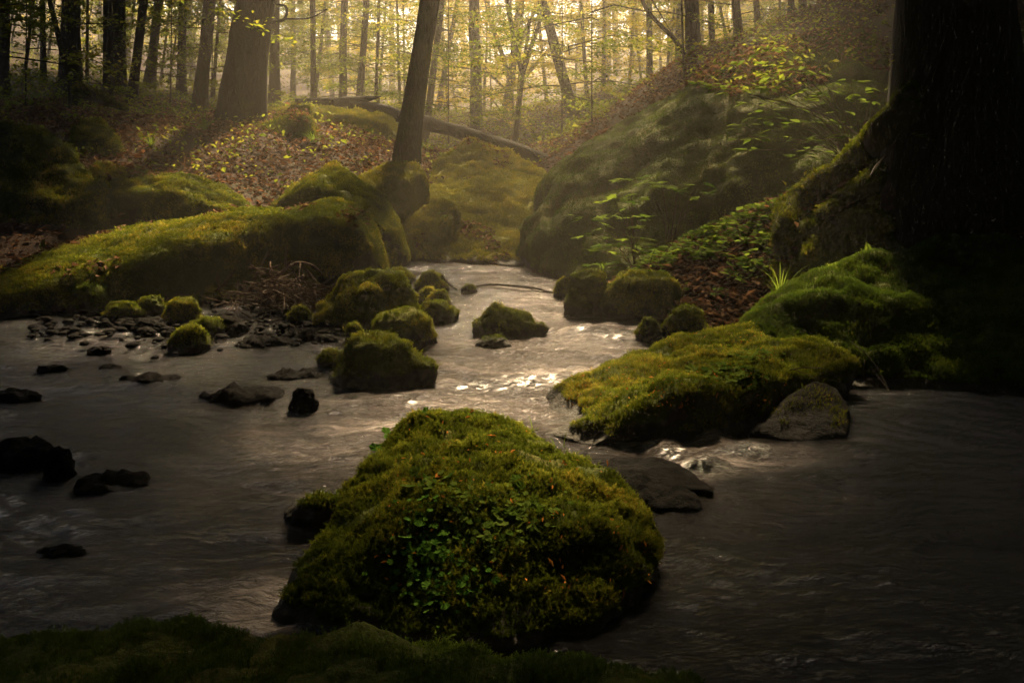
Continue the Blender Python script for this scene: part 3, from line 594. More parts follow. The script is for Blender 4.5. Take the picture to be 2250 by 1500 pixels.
# ------------------------------------------------------------------ leaves
def leaf_quad(w=0.55, fold=0.12):
    V = np.array([(0, 0, 0), (0.5, -w / 2, fold), (1, 0, 0), (0.5, w / 2, fold)], float); return V, np.array([(0, 1, 2, 3)])
LQ = leaf_quad()
def flat_frames(n, r, tilt=0.35, Xdir=None):
    Z = norm(np.stack([r.normal(0, tilt, n), r.normal(0, tilt, n), np.ones(n)], -1))
    if Xdir is None:
        a = r.uniform(0, 2 * math.pi, n); Xdir = np.stack([np.cos(a), np.sin(a), 0 * a], -1)
    X = norm(Xdir - (Xdir * Z).sum(1, keepdims=True) * Z); return X, np.cross(Z, X), Z
def crown_mesh(name, seed, h0, h1, rad, nb, twigs, lpt, leaf=0.065, mat='leaf', droop=0.15, tint0=0.45, wood=True):
    """horizontal leafy sprays around a stem at the origin; returns leaf mesh and limb arrays"""
    r = np.random.default_rng(seed); limbs = Acc(); P_, X_, T_ = [], [], []
    for b in range(nb):
        h = h0 + (h1 - h0) * (b + r.random()) / nb; az = b * 2.4 + r.uniform(-.5, .5); L = rad * r.uniform(.55, 1.05) * (1.0 - 0.35 * abs((h - h0) / (h1 - h0) - .4))
        rise = r.uniform(-.05, .35); d = np.array((math.cos(az), math.sin(az), 0))
        k = 9; s = np.linspace(0, 1, k); side = np.array((-d[1], d[0], 0)); wob = np.cumsum(r.normal(0, .05, k)) * L
        pts = d * (s * L)[:, None] + side * wob[:, None] + np.array((0, 0, 1)) * (h + L * (rise * s - droop * s ** 2 * 2) + np.cumsum(r.normal(0, .012, k)) * L)[:, None]
        if wood: limbs.add(*tube(pts, np.linspace(.004 + .0025 * L, .0015, k), 4, cap=False))
        bt = r.normal(0, .14)
        for t in range(twigs):
            u = r.uniform(.15, 1.0); p0 = np.array([np.interp(u, s, pts[:, c]) for c in range(3)]); sg = 1 if t % 2 else -1
            td = norm(d * r.uniform(.4, 1) + side * sg * r.uniform(.3, 1.0) + np.array((0, 0, r.normal(0, .12)))); tl = L * .30 * r.uniform(.5, 1.2) * (1.15 - u * .5)
            p1 = p0 + td * tl + np.array((0, 0, -.12 * tl))
            if wood and leaf < .04: limbs.add(*tube(np.stack([p0, (p0 + p1) / 2 + r.normal(0, .02, 3), p1]), [.005, .004, .002], 3, cap=False))
            m = lpt; uu = r.random(m); lp = p0 + (p1 - p0) * uu[:, None] + r.normal(0, .05, (m, 3)) * np.array((1, 1, .45))
            sgn = np.where(r.random(m) < .5, 1, -1)[:, None]; pd = np.cross(td, (0, 0, 1))
            P_.append(lp); X_.append(td * r.uniform(.3, 1, (m, 1)) + pd * sgn * r.uniform(.4, 1, (m, 1)) + np.array((0, 0, -.15))); T_.append(np.clip(tint0 + bt + r.normal(0, .18, m), 0, 1))
    Pn = np.concatenate(P_); Xd = norm(np.concatenate(X_)); T = np.concatenate(T_); n = len(Pn)
    X, Y, Z = flat_frames(n, r, .45, Xd); V, F = scatter(*LQ, Pn, X, Y, Z, leaf * np.exp(r.normal(0, .25, n)))
    me = mesh_np(name, V, F, M[mat], np.repeat(T, 4)); return me, limbs
CROWNS = {}
def crown(kind):
    if kind not in CROWNS:
        k, v = kind
        if k == 'under': a = crown_mesh('crown', 200 + v, .8, 7.5, 2.6, 34, 14, 24, leaf=.058)
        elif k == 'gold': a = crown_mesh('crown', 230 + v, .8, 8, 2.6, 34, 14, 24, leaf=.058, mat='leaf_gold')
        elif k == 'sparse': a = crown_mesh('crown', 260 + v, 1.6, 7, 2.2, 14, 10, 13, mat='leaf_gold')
        elif k == 'thick': a = crown_mesh('crown', 290 + v, 2.6, 10, 3.2, 44, 13, 18, leaf=.10)
        elif k == 'high': a = crown_mesh('crown', 320 + v, 5.5, 11, 3.2, 50, 14, 18, leaf=.13)
        elif k == 'lowgreen': a = crown_mesh('crown', 380 + v, .3, 3.3, 2.5, 20, 13, 20, leaf=.048)
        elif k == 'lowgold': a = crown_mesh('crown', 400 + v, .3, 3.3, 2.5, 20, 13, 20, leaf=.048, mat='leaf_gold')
        elif k == 'sapling': a = crown_mesh('crown', 350 + v, .25, 2.6, 1.2, 20, 9, 11, leaf=.055)
        CROWNS[kind] = a
    return CROWNS[kind]
def limb_arrays(kind, rot, sc):
    _, l = crown(kind); c, s = math.cos(rot), math.sin(rot); A = np.array(((c, -s, 0), (s, c, 0), (0, 0, 1))).T
    return np.concatenate(l.V) @ A * sc, np.concatenate(l.F)
def corridor(k, b, Y):
    # trees in the sun's path get their crowns swapped for low ones to admit light
    if k is None or Y > 21: return k
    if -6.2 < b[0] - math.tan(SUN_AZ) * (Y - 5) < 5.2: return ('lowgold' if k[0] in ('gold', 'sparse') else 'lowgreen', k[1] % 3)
    return k
def tree(label, base, top, wpx, Y, kind, mat='bark', forks=(), height=9, flare=1.5, name='beech_tree', group='trees of the wood', sc=1.0, rot=None, seg=12, basez=None, rough=.12, taper=.45):
    """base / top: trunk pixels at the ground and at the picture's top edge, wpx its width; Y its depth"""
    r = np.random.default_rng(int(abs(base[0]) * 7 + Y * 13)); b = P(base[0], base[1], Y); t = P(top[0], top[1], Y)
    b[2] = float(H(b[0], b[1])) if basez is None else basez
    kind = [corridor(k, b, Y) for k in (kind if isinstance(kind, list) else [kind])]
    rad = wpx / FPX * Y / 2; d = (t - b); d = d / max(d[2], .3); d[:2] = np.clip(d[:2], -.3, .3); d[2] = 1.0; zs = np.concatenate([[-.25, 0, .12, .3, .6, 1, 1.5], np.linspace(2.2, height, 9)])
    pts = b + zs[:, None] * d; wob = np.cumsum(r.normal(0, .03, (len(zs), 2)), 0) * rad * 3; pts[4:, :2] += wob[4:] - wob[4]
    rr = rad * (1 + (flare - 1) * np.exp(-np.maximum(zs, 0) / (.28 + rad))) * np.interp(zs, [0, height], [1, taper])
    root = empty(name, (b[0], b[1], b[2])); tag(root, label, 'tree', group)
    acc = Acc(); V, F = tube(spline(pts, 40), np.interp(np.linspace(0, 1, 40), np.linspace(0, 1, len(rr)), rr), seg, rough, 2.2, int(Y * 3)); acc.add(V, F)
    for f in forks:      # extra limbs as pixel polylines with widths
        pp = np.array([P(a[0], a[1], Y + (a[2] if len(a) > 2 else 0)) for a in f[0]]); nn_ = len(pp) * 5; acc.add(*tube(spline(pp, nn_), np.linspace(f[1], f[2], nn_) / FPX * Y / 2, 7, .1, 4))
    rot = r.uniform(0, 6.28) if rot is None else rot
    for kd in (kind if isinstance(kind, list) else [kind]):
        if kd is None: continue
        V, F = limb_arrays(kd, rot, sc); lean = d[None, :2] * V[:, 2:3]; V[:, :2] += lean; acc.add(V + np.array(root.location), F)
        c = link('crown', crown(kd)[0], root, world=False); c.rotation_euler = (0, 0, rot); c.scale = (sc, sc, sc)
    link('trunk', acc.mesh('trunk', M[mat], smooth=True), root)
    return root

U = lambda v: ('under', v % 3)
GD = lambda v: ('gold', v % 3)
SP = lambda v: ('sparse', v % 2)
TH = lambda v: ('thick', v % 2)
HI = lambda v: ('high', v % 2)
left_beech = tree('massive beech trunk on the left bank behind the leaf-topped boulder', (527, 272), (557, 0), 80, 11, None, 'bark_dark', height=4.8, taper=.8, flare=1.5, seg=24,
     forks=[([(595, 50), (625, 42), (628, 15), (600, 5), (585, -40)], 7, 3), ([(625, 42), (680, 40), (720, 20)], 4, 2)])
tree('leaning mossy beech trunk rising from behind the shadowed boulder', (893, 350), (940, 0), 47, 9.7, None, 'bark_mossy', height=5, taper=.75, flare=1.3, seg=20, basez=.9)
tree('straight bare trunk behind the middle of the fallen log', (1046, 296), (1046, 0), 27, 19, SP(0), 'bark', height=7, flare=1.15)
tree('slim dark tree forking into a V above the fallen log', (1130, 318), (1160, 60), 13, 16, None, 'bark', height=1.9, flare=1.2, forks=[([(1148, 165), (1130, 90), (1113, 0), (1105, -60)], 11, 6), ([(1148, 165), (1165, 110), (1188, 40), (1200, -40)], 11, 6)])
tree('hazy many-branched tree behind the slim forked one', (1113, 312), (1130, 120), 18, 25, None, 'bark', height=3.2, flare=1.2,
     forks=[([(1125, 190), (1130, 90), (1140, 0)], 14, 8), ([(1120, 175), (1100, 110), (1075, 40), (1060, -30)], 12, 5), ([(1135, 190), (1170, 150), (1200, 115), (1230, 80)], 10, 4), ([(1120, 210), (1095, 180), (1060, 150)], 6, 3), ([(1128, 150), (1150, 80), (1175, 20), (1180, -40)], 10, 5), ([(1112, 260), (1090, 230), (1070, 205)], 5, 2)])
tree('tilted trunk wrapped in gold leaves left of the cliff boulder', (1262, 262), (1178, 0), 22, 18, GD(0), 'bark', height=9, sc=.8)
stout = tree('stout hazy trunk at the top left of the cliff boulder', (1524, 125), (1520, 0), 30, 12.5, None, 'bark', height=9, flare=1.2)
tree('slim trunk behind the stout one on the cliff boulder', (1566, 130), (1562, 0), 13, 16, SP(1), 'bark', height=9)
tree('slender trunk over the middle of the cliff boulder', (1622, 110), (1616, 0), 15, 13, TH(0), 'bark', height=9)
tree('thin dark stem, left of two above the cliff boulder top', (1735, 80), (1738, 0), 11, 13, TH(1), 'bark_dark', height=9)
tree('thin dark stem, right of two above the cliff boulder top', (1762, 80), (1762, 0), 13, 14, None, 'bark_dark', height=9)
tree('dark trunk beside the peak of the cliff boulder', (1824, 60), (1826, 0), 26, 12, TH(0), 'bark_dark', height=9)
tree('pair-leaning stem in brown haze left of the dark peak trunk', (1668, 100), (1662, 0), 12, 17, TH(1), 'bark', height=9)
tree('grey trunk with dark bark beside the big left beech, on its left', (438, 265), (460, 0), 27, 13.5, HI(0), 'bark', height=11)
tree('trunk close behind the right side of the big left beech', (601, 222), (605, 0), 21, 15, None, 'bark', height=10)
tree('thin straight trunk beyond the broken end of the fallen log', (687, 222), (688, 0), 13, 15, None, 'bark', height=10)
tree('trunk behind the fallen log, left of a slightly leaning pair', (748, 215), (760, 0), 17, 19, U(0), 'bark', height=9)
tree('trunk behind the fallen log, right of a slightly leaning pair', (781, 216), (803, 0), 15, 17, U(1), 'bark', height=9)
tree('mid-sized trunk in green haze left of the grey dark-barked trunk', (398, 205), (402, 0), 17, 18, TH(0), 'bark_dark', height=10)
tree('faint trunk leaning right in the green haze', (330, 210), (348, 0), 20, 20, U(2), 'bark', height=9)
tree('dark trunk leaning right on the left bank', (290, 240), (316, 0), 18, 13.5, HI(1), 'bark_dark', height=10)
tree('thick dark trunk between two slimmer ones on the left bank', (260, 215), (262, 0), 27, 15, TH(1), 'bark_dark', height=10)
tree('dark straight trunk rising from beside the sawn log', (238, 215), (236, 0), 18, 13.5, HI(0), 'bark_dark', height=10)
tree('broad black trunk near the top left corner', (150, 160), (152, 0), 40, 14, [TH(0), HI(1)], 'bark_dark', height=10)
tree('crooked thin stem leaning left across the broad black trunk', (158, 170), (108, 0), 11, 12.5, None, 'bark_dark', height=8)
tree('thin dark stem left of the broad black trunk', (95, 180), (94, 0), 11, 17, TH(1), 'bark_dark', height=9)
tree('black trunk cut by the left edge of the photo', (6, 200), (8, 0), 20, 14, [TH(0), HI(0)], 'bark_dark', height=9)
tree('pale thin trunk lost in haze right of the left beech', (643, 210), (645, 0), 11, 26, U(0), 'bark', height=9)
tree('pale trunk showing past the right side of the leaning mossy beech', (932, 335), (952, 160), 15, 17, U(1), 'bark', height=8)
tree('hazy trunk leaning right, high behind the leaning mossy beech', (960, 240), (1004, 0), 12, 27, SP(0), 'bark', height=9)
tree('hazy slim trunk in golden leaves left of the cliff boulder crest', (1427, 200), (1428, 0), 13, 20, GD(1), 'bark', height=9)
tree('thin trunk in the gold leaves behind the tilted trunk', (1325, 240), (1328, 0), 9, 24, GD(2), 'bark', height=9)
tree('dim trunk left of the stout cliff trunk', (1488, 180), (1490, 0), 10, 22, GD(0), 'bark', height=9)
tree('arching bare stem bending over the cliff boulder from the right', (1508, 130), (1500, 90), 8, 10.5, None, 'bark', height=.15, forks=[([(1505, 122), (1480, 85), (1440, 45), (1415, 10), (1395, -60)], 9, 8)])
big = tree('enormous black trunk with spreading mossy roots at the right edge', (2098, 400), (2098, 0), 218, 5.0, None, 'bark_dark', height=8, flare=1.75, seg=36, basez=.72, rough=.10)
def root_part(pts, w0, w1):
    q = []
    for a in pts:
        h, n_ = hitC(a[0], a[1] + 14); w_ = P(*a); q.append(h + n_ * .02 + np.array((0, 0, .03)) if h is not None and a[0] < 2000 and abs(h[1] - a[2]) < .9 else w_)
    pp = spline(np.array(q), 24); V, F = tube(pp, np.linspace(w0, w1, 24), 10, .25, 8); acc = Acc(); acc.add(V, F)
    me = acc.mesh('root', M['bark_mossy'], smooth=True); o = link('root', me, big); moss_on(me, o, 12000, .018, lo=-.3, seed=61, wet=-9); return o
# understory trees between the listed trunks: shared crowns, own stems
r = np.random.default_rng(77)
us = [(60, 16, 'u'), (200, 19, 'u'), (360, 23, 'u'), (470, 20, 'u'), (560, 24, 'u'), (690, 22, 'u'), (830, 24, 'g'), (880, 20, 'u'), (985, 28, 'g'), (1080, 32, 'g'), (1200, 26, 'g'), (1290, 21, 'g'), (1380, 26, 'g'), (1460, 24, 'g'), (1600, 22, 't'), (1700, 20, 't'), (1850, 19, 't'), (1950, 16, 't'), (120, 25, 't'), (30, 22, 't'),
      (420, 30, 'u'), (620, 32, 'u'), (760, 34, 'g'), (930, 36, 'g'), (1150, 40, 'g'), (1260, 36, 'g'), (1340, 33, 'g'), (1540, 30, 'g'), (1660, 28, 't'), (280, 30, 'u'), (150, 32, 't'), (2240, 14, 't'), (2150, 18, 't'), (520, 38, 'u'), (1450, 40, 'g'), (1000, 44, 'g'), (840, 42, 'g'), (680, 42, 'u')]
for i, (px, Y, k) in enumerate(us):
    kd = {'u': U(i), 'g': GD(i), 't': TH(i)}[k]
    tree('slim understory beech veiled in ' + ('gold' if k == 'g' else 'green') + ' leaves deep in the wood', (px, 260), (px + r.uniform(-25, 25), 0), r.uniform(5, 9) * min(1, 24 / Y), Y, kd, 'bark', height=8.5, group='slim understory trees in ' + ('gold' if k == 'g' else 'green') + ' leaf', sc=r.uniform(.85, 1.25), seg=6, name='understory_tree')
for i in range(46):
    Y = r.uniform(15, 38); px = r.uniform(-250, 2500); side = abs(px - 1200) > 620
    if 1150 < px < 2000 and Y < 17: continue
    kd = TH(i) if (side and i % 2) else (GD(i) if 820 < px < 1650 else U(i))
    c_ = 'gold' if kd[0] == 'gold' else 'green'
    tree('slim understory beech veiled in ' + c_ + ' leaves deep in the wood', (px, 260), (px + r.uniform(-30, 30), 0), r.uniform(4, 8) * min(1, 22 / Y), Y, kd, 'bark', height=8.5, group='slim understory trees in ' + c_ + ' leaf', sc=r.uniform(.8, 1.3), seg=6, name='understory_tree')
# far wood, one mass
def far_wood():
    r = np.random.default_rng(5); acc = Acc(); n = 3700; per = 60
    y = r.uniform(40, 75, n); x = (r.uniform(-1, 1, n)) * y * .85; z = H(x, y) + 9.5 * r.random(n) ** 0.9
    c = np.stack([x, y, z], -1); p = np.repeat(c, per, 0) + r.normal(0, 1, (n * per, 3)) * np.array((.9, .9, .22))
    X, Y, Z = flat_frames(len(p), r, .6); V, F = scatter(*LQ, p, X, Y, Z, .15 * np.exp(r.normal(0, .25, len(p))))
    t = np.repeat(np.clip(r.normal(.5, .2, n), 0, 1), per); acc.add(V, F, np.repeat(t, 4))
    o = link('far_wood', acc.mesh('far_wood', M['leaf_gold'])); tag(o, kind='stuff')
    acc = Acc()
    for i in range(150):
        y = r.uniform(38, 72); x = r.uniform(-.8, .8) * y; b = np.array((x, y, float(H(x, y)) - .2)); k = r.normal(0, .05, 2)
        pts = b + np.linspace(0, 10.5, 6)[:, None] * np.array((k[0], k[1], 1)); acc.add(*tube(pts, np.linspace(r.uniform(.1, .28), .06, 6), 6))
    o = link('far_trunks', acc.mesh('far_trunks', M['bark'])); tag(o, kind='stuff')
far_wood()
# unseen crowns added to shade the stream, left open where sunlight should fall
LITY = np.array((1.6, 2, 3, 4, 5, 6.2, 8, 12, 20)); LITL = np.array((0, -.25, -.6, -1.3, -2.8, -3.5, -3.4, -3.4, -4.5)); LITR = np.array((0, .22, .7, 2.3, 3.0, 2.9, 2.6, 3.2, 5))
def sunny(c, r, margin=.7, leak=.04):
    k = (c[:, 2] - .25) / SUNV[2]; sx = c[:, 0] - SUNV[0] * k; sy = c[:, 1] - SUNV[1] * k
    inside = (sy > 1.25) & (sx > np.interp(sy, LITY, LITL) - margin) & (sx < np.interp(sy, LITY, LITR) + margin)
    return inside & ((r.random(len(c)) > leak) | (sy < 3.4))
def shade_crown(root, x0, x1, y0, y1, z0, z1, dens, seed, leaf=.17, per=70):
    r = np.random.default_rng(seed); n = int((x1 - x0) * (y1 - y0) * dens); c = np.stack([r.uniform(x0, x1, n), r.uniform(y0, y1, n), r.uniform(z0, z1, n)], -1)
    e = ((c[:, 0] - (x0 + x1) / 2) / (x1 - x0) * 2) ** 2 + ((c[:, 1] - (y0 + y1) / 2) / (y1 - y0) * 2) ** 2
    c[:, 2] -= 2.0 * e; c = c[(e < 1.25) & ~sunny(c, r)]
    n = len(c) * per; p = np.repeat(c, per, 0) + np.clip(r.normal(0, 1, (n, 3)), -1.6, 1.6) * np.array((.42, .42, .14)); X, Y, Z = flat_frames(n, r, .5)
    V, F = scatter(*LQ, p, X, Y, Z, leaf * np.exp(r.normal(0, .25, n))); me = mesh_np('crown', V, F, M['leaf'], np.repeat(np.clip(r.normal(.35, .15, n), 0, 1), 4))
    return link('crown', me, root)
shade_crown(big, -9, 11, -12, 9.5, 5.2, 8.8, 9, 11)
shade_crown(left_beech, -11, 2, 4, 18, 5.6, 9.5, 9, 12)
shade_crown(stout, -.5, 10, 5.5, 18, 5.8, 9.5, 9, 13)

# ------------------------------------------------------------------ fallen logs
def log(name, label, pix, w, mat, cat='log', rough=.15, moss=None, seed=0):
    pp = spline(np.array([P(*a) for a in pix]), 40); ww = np.interp(np.linspace(0, 1, 40), np.linspace(0, 1, len(w)), w)
    acc = Acc(); acc.add(*tube(pp, ww, 14, rough, 4, seed)); me = acc.mesh(name, M[mat], smooth=True); o = link(name, me); tag(o, label, cat); recenter(o)
    if moss: moss_on(me, o, wet=-9, seed=seed, **moss)
    return o
log('fallen_log', 'long fallen trunk sloping down to the right across the stream head', [(770, 235, 13), (830, 240, 12.9), (900, 262, 12.7), (1000, 288, 12.4), (1100, 318, 12.0), (1210, 358, 11.5), (1260, 380, 11.3)], [.08, .09, .095, .095, .095, .09, .085], 'bark_dark', seed=3)
log('broken_log', 'broken log with splintered end resting on the flat mossy boulder', [(650, 228, 13.2), (700, 226, 13.2), (760, 224, 13.1), (800, 219, 13.0), (838, 212, 13.0)], [.07, .075, .07, .05, .008], 'bark_dark', seed=4)
log('sawn_log', 'short mossy log with a sawn end on the left bank', [(172, 200, 10.5), (200, 208, 10.4), (240, 225, 10.3), (280, 242, 10.2)], [.08, .07, .055, .03], 'bark_mossy', seed=5, moss=dict(dens=5000, size=.025))


# ------------------------------------------------------------------ leaf litter, ground cover
def on_mesh(o, n, r, zmin=.5, patch=1.2, thr=0.0, seed=0):
    p, nn, _ = tri_sample(o.data, n, r); k = (nn[:, 2] > zmin) & (fbm(p, patch, 3, seed) > thr); return p[k] + np.array(o.location), nn[k]
OB = bpy.data.objects
BROW = ((1180, 1330, 1500, 1650, 1750, 1900, 2000), (350, 292, 195, 215, 205, 165, 160))
def above_brow(p):
    q = p - np.array((0, 0, CAMZ)); w = q[:, 1] * ct - q[:, 2] * st; px = 1125 + FPX * q[:, 0] / w; py = 750 - FPX * (q[:, 1] * st + q[:, 2] * ct) / w
    return py < np.interp(px, *BROW) + 12 * fbm(p, 2.5, 2, 5)
def litter():
    r = np.random.default_rng(21); Ps = []
    for x0, x1, y0, y1, n in ((-7, .2, 7, 15, 42000), (-1.8, 2.6, 8.5, 14.5, 12000), (.5, 3.4, 4.4, 6.8, 26000), (-4, 8, 14, 24, 26000), (1.5, 6, 8.5, 13, 9000), (-7, -3.5, 3, 8, 7000)):
        p = np.stack([r.uniform(x0, x1, n), r.uniform(y0, y1, n), np.zeros(n)], -1); k = fbm(p, .8, 3, 3) > -.7; p = p[k]; p[:, 2] = H(p[:, 0], p[:, 1]) + .008 + .02 * r.random(len(p)); Ps.append(p[p[:, 2] > .03])
    for nm, n, zm, pt, th in (('cliff_boulder', 60000, .3, .8, -.3), ('pyramid_boulder', 12000, .3, 1.4, .30), ('leaf_topped_boulder', 9000, .6, 1.5, -.1), ('long_mossy_boulder', 7000, .75, 1.6, .15), ('root_bank', 9000, .45, 1.5, .0),
                          ('dark_bank_boulder', 4000, .7, 1.2, .0), ('sloping_boulder', 3000, .7, 1.2, .0), ('brown_slab', 500, .6, 1, 0)):
        p, nn = on_mesh(OB[nm], n, r, zm, pt, th, 7)
        if nm == 'cliff_boulder': k = above_brow(p); p, nn = p[k], nn[k]
        Ps.append(p + nn * .012)
    p = np.concatenate(Ps); n = len(p); X, Y, Z = flat_frames(n, r, .5); tv, tf = leaf_quad(.6, .16)
    V, F = scatter(tv, tf, p, X, Y, Z, .05 * np.exp(r.normal(0, .25, n)))
    tag(link('leaf_litter', mesh_np('leaf_litter', V, F, M['litter'], np.repeat(np.clip(r.normal(.5, .24, n), 0, 1), 4))), kind='stuff')
litter()
def blades(acc, base, n, L, spread, r, w=.006, t=(.3, .9)):
    for i in range(n):
        a = r.uniform(0, 6.28); d = np.array((math.cos(a), math.sin(a), 0)); e = np.array((-d[1], d[0], 0)); l = L * r.uniform(.5, 1.1); sp = spread * r.uniform(.2, 1.2)
        s = np.linspace(0, 1, 6)[:, None]; pts = base + d * .02 * r.random() + d * (sp * s ** 2) * l + np.array((0, 0, 1)) * (s - .35 * sp * s ** 2.5) * l
        ww = (w * (1 - s ** 2) + .0008); V = np.concatenate([pts - e * ww / 2, pts + e * ww / 2]); k = np.arange(5)
        acc.add(V, np.stack([k, k + 1, k + 7, k + 6], -1), r.uniform(*t))
def undergrowth():
    r = np.random.default_rng(22); acc = Acc(); Ps = []
    for nm, n, zm, th in (('cliff_boulder', 1300, .3, -.3), ('root_bank', 260, .5, -.2)):
        p, nn = on_mesh(OB[nm], n, r, zm, 1.0, th, 8)
        Ps.append(p[above_brow(p)] if nm == 'cliff_boulder' else p)
    for x0, x1, y0, y1, n in ((-7, .0, 8, 16, 700), (2, 6, 8.5, 12, 400), (-1, 4, 11, 18, 500), (-16, -2, 13, 30, 2600), (-3, 9, 15, 30, 2200)):
        q = np.stack([r.uniform(x0, x1, n), r.uniform(y0, y1, n), np.zeros(n)], -1); q[:, 2] = H(q[:, 0], q[:, 1]); Ps.append(q[q[:, 2] > .1])
    p = np.concatenate(Ps); m = 9; n = len(p) * m; c = np.repeat(p, m, 0) + r.normal(0, 1, (n, 3)) * np.array((.07, .07, .0)) + np.stack([0 * np.ones(n), np.zeros(n), np.abs(r.normal(.06, .05, n))], -1)
    X, Y, Z = flat_frames(n, r, .6); V, F = scatter(*LQ, c, X, Y, Z, .045 * np.exp(r.normal(0, .3, n))); acc.add(V, F, np.repeat(np.clip(r.normal(.45, .22, n), 0, 1), 4))
    tag(link('undergrowth', acc.mesh('undergrowth', M['leaf'])), kind='stuff')
    acc = Acc()
    for q in p[r.permutation(len(p))[:700]]: blades(acc, q, 5, .22, .9, r, .005)
    tag(link('dry_grass', acc.mesh('dry_grass', M['litter'])), kind='stuff')
    # rosettes of low green leaves over the lit slope
    acc = Acc(); q = np.stack([r.uniform(.7, 2.6, 1500), r.uniform(4.6, 6.7, 1500), np.zeros(1500)], -1); q[:, 2] = H(q[:, 0], q[:, 1]); q = q[(q[:, 2] > .12) & (fbm(q, 1.5, 2, 4) > -.15)]
    m = 8; n = len(q) * m; a = r.uniform(0, 6.28, n); X = np.stack([np.cos(a), np.sin(a), .15 * np.ones(n)], -1); X, Y, Z = flat_frames(n, r, .25, norm(X))
    V, F = scatter(*leaf_quad(.7, .06), np.repeat(q, m, 0) + np.array((0, 0, .05)) + r.normal(0, .012, (n, 3)), X, Y, Z, .042 * np.exp(r.normal(0, .3, n))); acc.add(V, F, np.repeat(r.random(n), 4))
    tag(link('ground_cover', acc.mesh('ground_cover', M['leaf_fresh'])), kind='stuff')
undergrowth()
from mathutils.bvhtree import BVHTree
def surf(names):
    V = []; F = []; k = 0
    for nm in names:
        o = OB[nm]; me = o.data; V += [tuple(v.co + o.location) for v in me.vertices]; F += [tuple(i + k for i in p.vertices) for p in me.polygons]; k = len(V)
    t = BVHTree.FromPolygons(V, F)
    def hit(px, py):
        d = Vector(ray(px, py)).normalized(); h = t.ray_cast(Vector((0, 0, CAMZ)), d)
        return (None, None) if h[0] is None else (np.array(h[0]), np.array(h[1]))
    return hit
hitP = surf(['mossy_boulder']); hitM = surf(['mossy_tongue_rock']); hitC = surf(['cliff_boulder', 'root_bank', 'mossy_mound', 'mossy_tongue_rock'])
root_part([(2040, 215, 4.95), (1985, 265, 4.9), (1925, 330, 5.0), (1840, 390, 5.1), (1750, 445, 5.1), (1722, 500, 5.05), (1722, 570, 4.95)], .15, .04)
root_part([(2050, 280, 4.85), (1985, 345, 4.9), (1930, 395, 4.9), (1870, 430, 4.9), (1800, 480, 4.9)], .12, .03)
root_part([(2180, 270, 5.0), (2240, 330, 5.0), (2300, 400, 4.95)], .14, .06)
def specks():
    r = np.random.default_rng(31); Ps, Ns = [], []
    for hit, n, bx in ((hitP, 210, (840, 1430, 900, 1300)), (hitM, 330, (1190, 1720, 730, 900))):
        for i in range(n):
            a, b = hit(r.uniform(bx[0], bx[1]), r.uniform(bx[2], bx[3]))
            if a is not None: Ps.append(a + b * .014); Ns.append(b)
    p = np.array(Ps); nn = np.array(Ns); Z = norm(nn + r.normal(0, .4, nn.shape)); X, Y, Z = frames(Z, r)
    V, F = scatter(*leaf_quad(.38, .1), p, X, Y, Z, .011 * np.exp(r.normal(0, .35, len(p))))
    tag(link('bud_scales', mesh_np('bud_scales', V, F, M['catkin'], np.repeat(r.random(len(p)), 4))), kind='stuff')
specks()
def lobed(n=9, notch=.35):
    V = [(0.15, 0, 0)]; 
    for i in range(n + 1):
        a = math.pi * (-.86 + 1.72 * i / n); rr = .5 * (1 + .10 * (1 if i % 2 else -1)); V.append((.5 + rr * math.cos(a), rr * math.sin(a), .05 * (1 if i % 2 else -.6)))
    return np.array(V, float), np.array([(0, i, i + 1) for i in range(1, n + 1)])
LOB = lobed()
def maple():
    tips = [(.18, -.34), (.42, -.52), (.60, -.22), (1, 0), (.60, .22), (.42, .52), (.18, .34)]; V = [(0, 0, 0)]
    o = [(.0, -.06), (.12, -.30), (.26, -.22), (.52, -.56), (.54, -.24), (.72, -.20), (1.05, 0), (.72, .20), (.54, .24), (.52, .56), (.26, .22), (.12, .30), (.0, .06)]
    V = [(.3, 0, .03)] + [(a, b, -.12 * abs(b) - .10 * max(a - .5, 0)) for a, b in o]; n = len(o)
    return np.array(V, float), np.array([(0, i, i + 1) for i in range(1, n)])
MAP = maple()
def leaf_patch(name, label, hit, blobs, size, mat, seed, tpl=LOB):
    r = np.random.default_rng(seed); Ps, Ns = [], []
    for (cx, cy, sx, sy, n) in blobs:
        for i in range(n):
            a, b = hit(r.normal(cx, sx), r.normal(cy, sy))
            if a is not None: Ps.append(a + b * r.uniform(.004, .02)); Ns.append(b)
    p = np.array(Ps); nn = norm(np.array(Ns) + np.array((0, 0, .5)) + r.normal(0, .35, (len(Ps), 3))); X, Y, Z = frames(nn, r)
    V, F = scatter(*tpl, p, X, Y, Z, size * np.exp(r.normal(0, .3, len(p)))); me = mesh_np(name, V, F, M[mat], np.repeat(r.random(len(p)), len(tpl[0])))
    o = link(name, me); tag(o, label, 'plant', kind='stuff'); recenter(o); return o
leaf_patch('liverwort', 'bright green lobed liverwort in the middle of the front boulder face', hitP, [(1090, 1125, 45, 28, 90), (1150, 1140, 25, 22, 40), (1040, 1160, 30, 30, 40), (1080, 1195, 40, 20, 30), (1120, 1120, 40, 30, 60)], .0155, 'leaf_fresh', 41)
leaf_patch('creeping_plant', 'dark green small-leaved creeping plant trailing down the front boulder', hitP, [(935, 1200, 35, 45, 120), (1000, 1260, 45, 35, 140), (950, 1300, 40, 25, 80), (920, 1130, 22, 40, 50), (960, 1230, 40, 40, 90)], .0115, 'leaf_deep', 42)
leaf_patch('frilled_plant', 'frilled pale green leaf high on the left of the front boulder face', hitP, [(935, 1070, 14, 16, 22), (990, 1085, 22, 10, 18)], .020, 'leaf_fresh', 43)
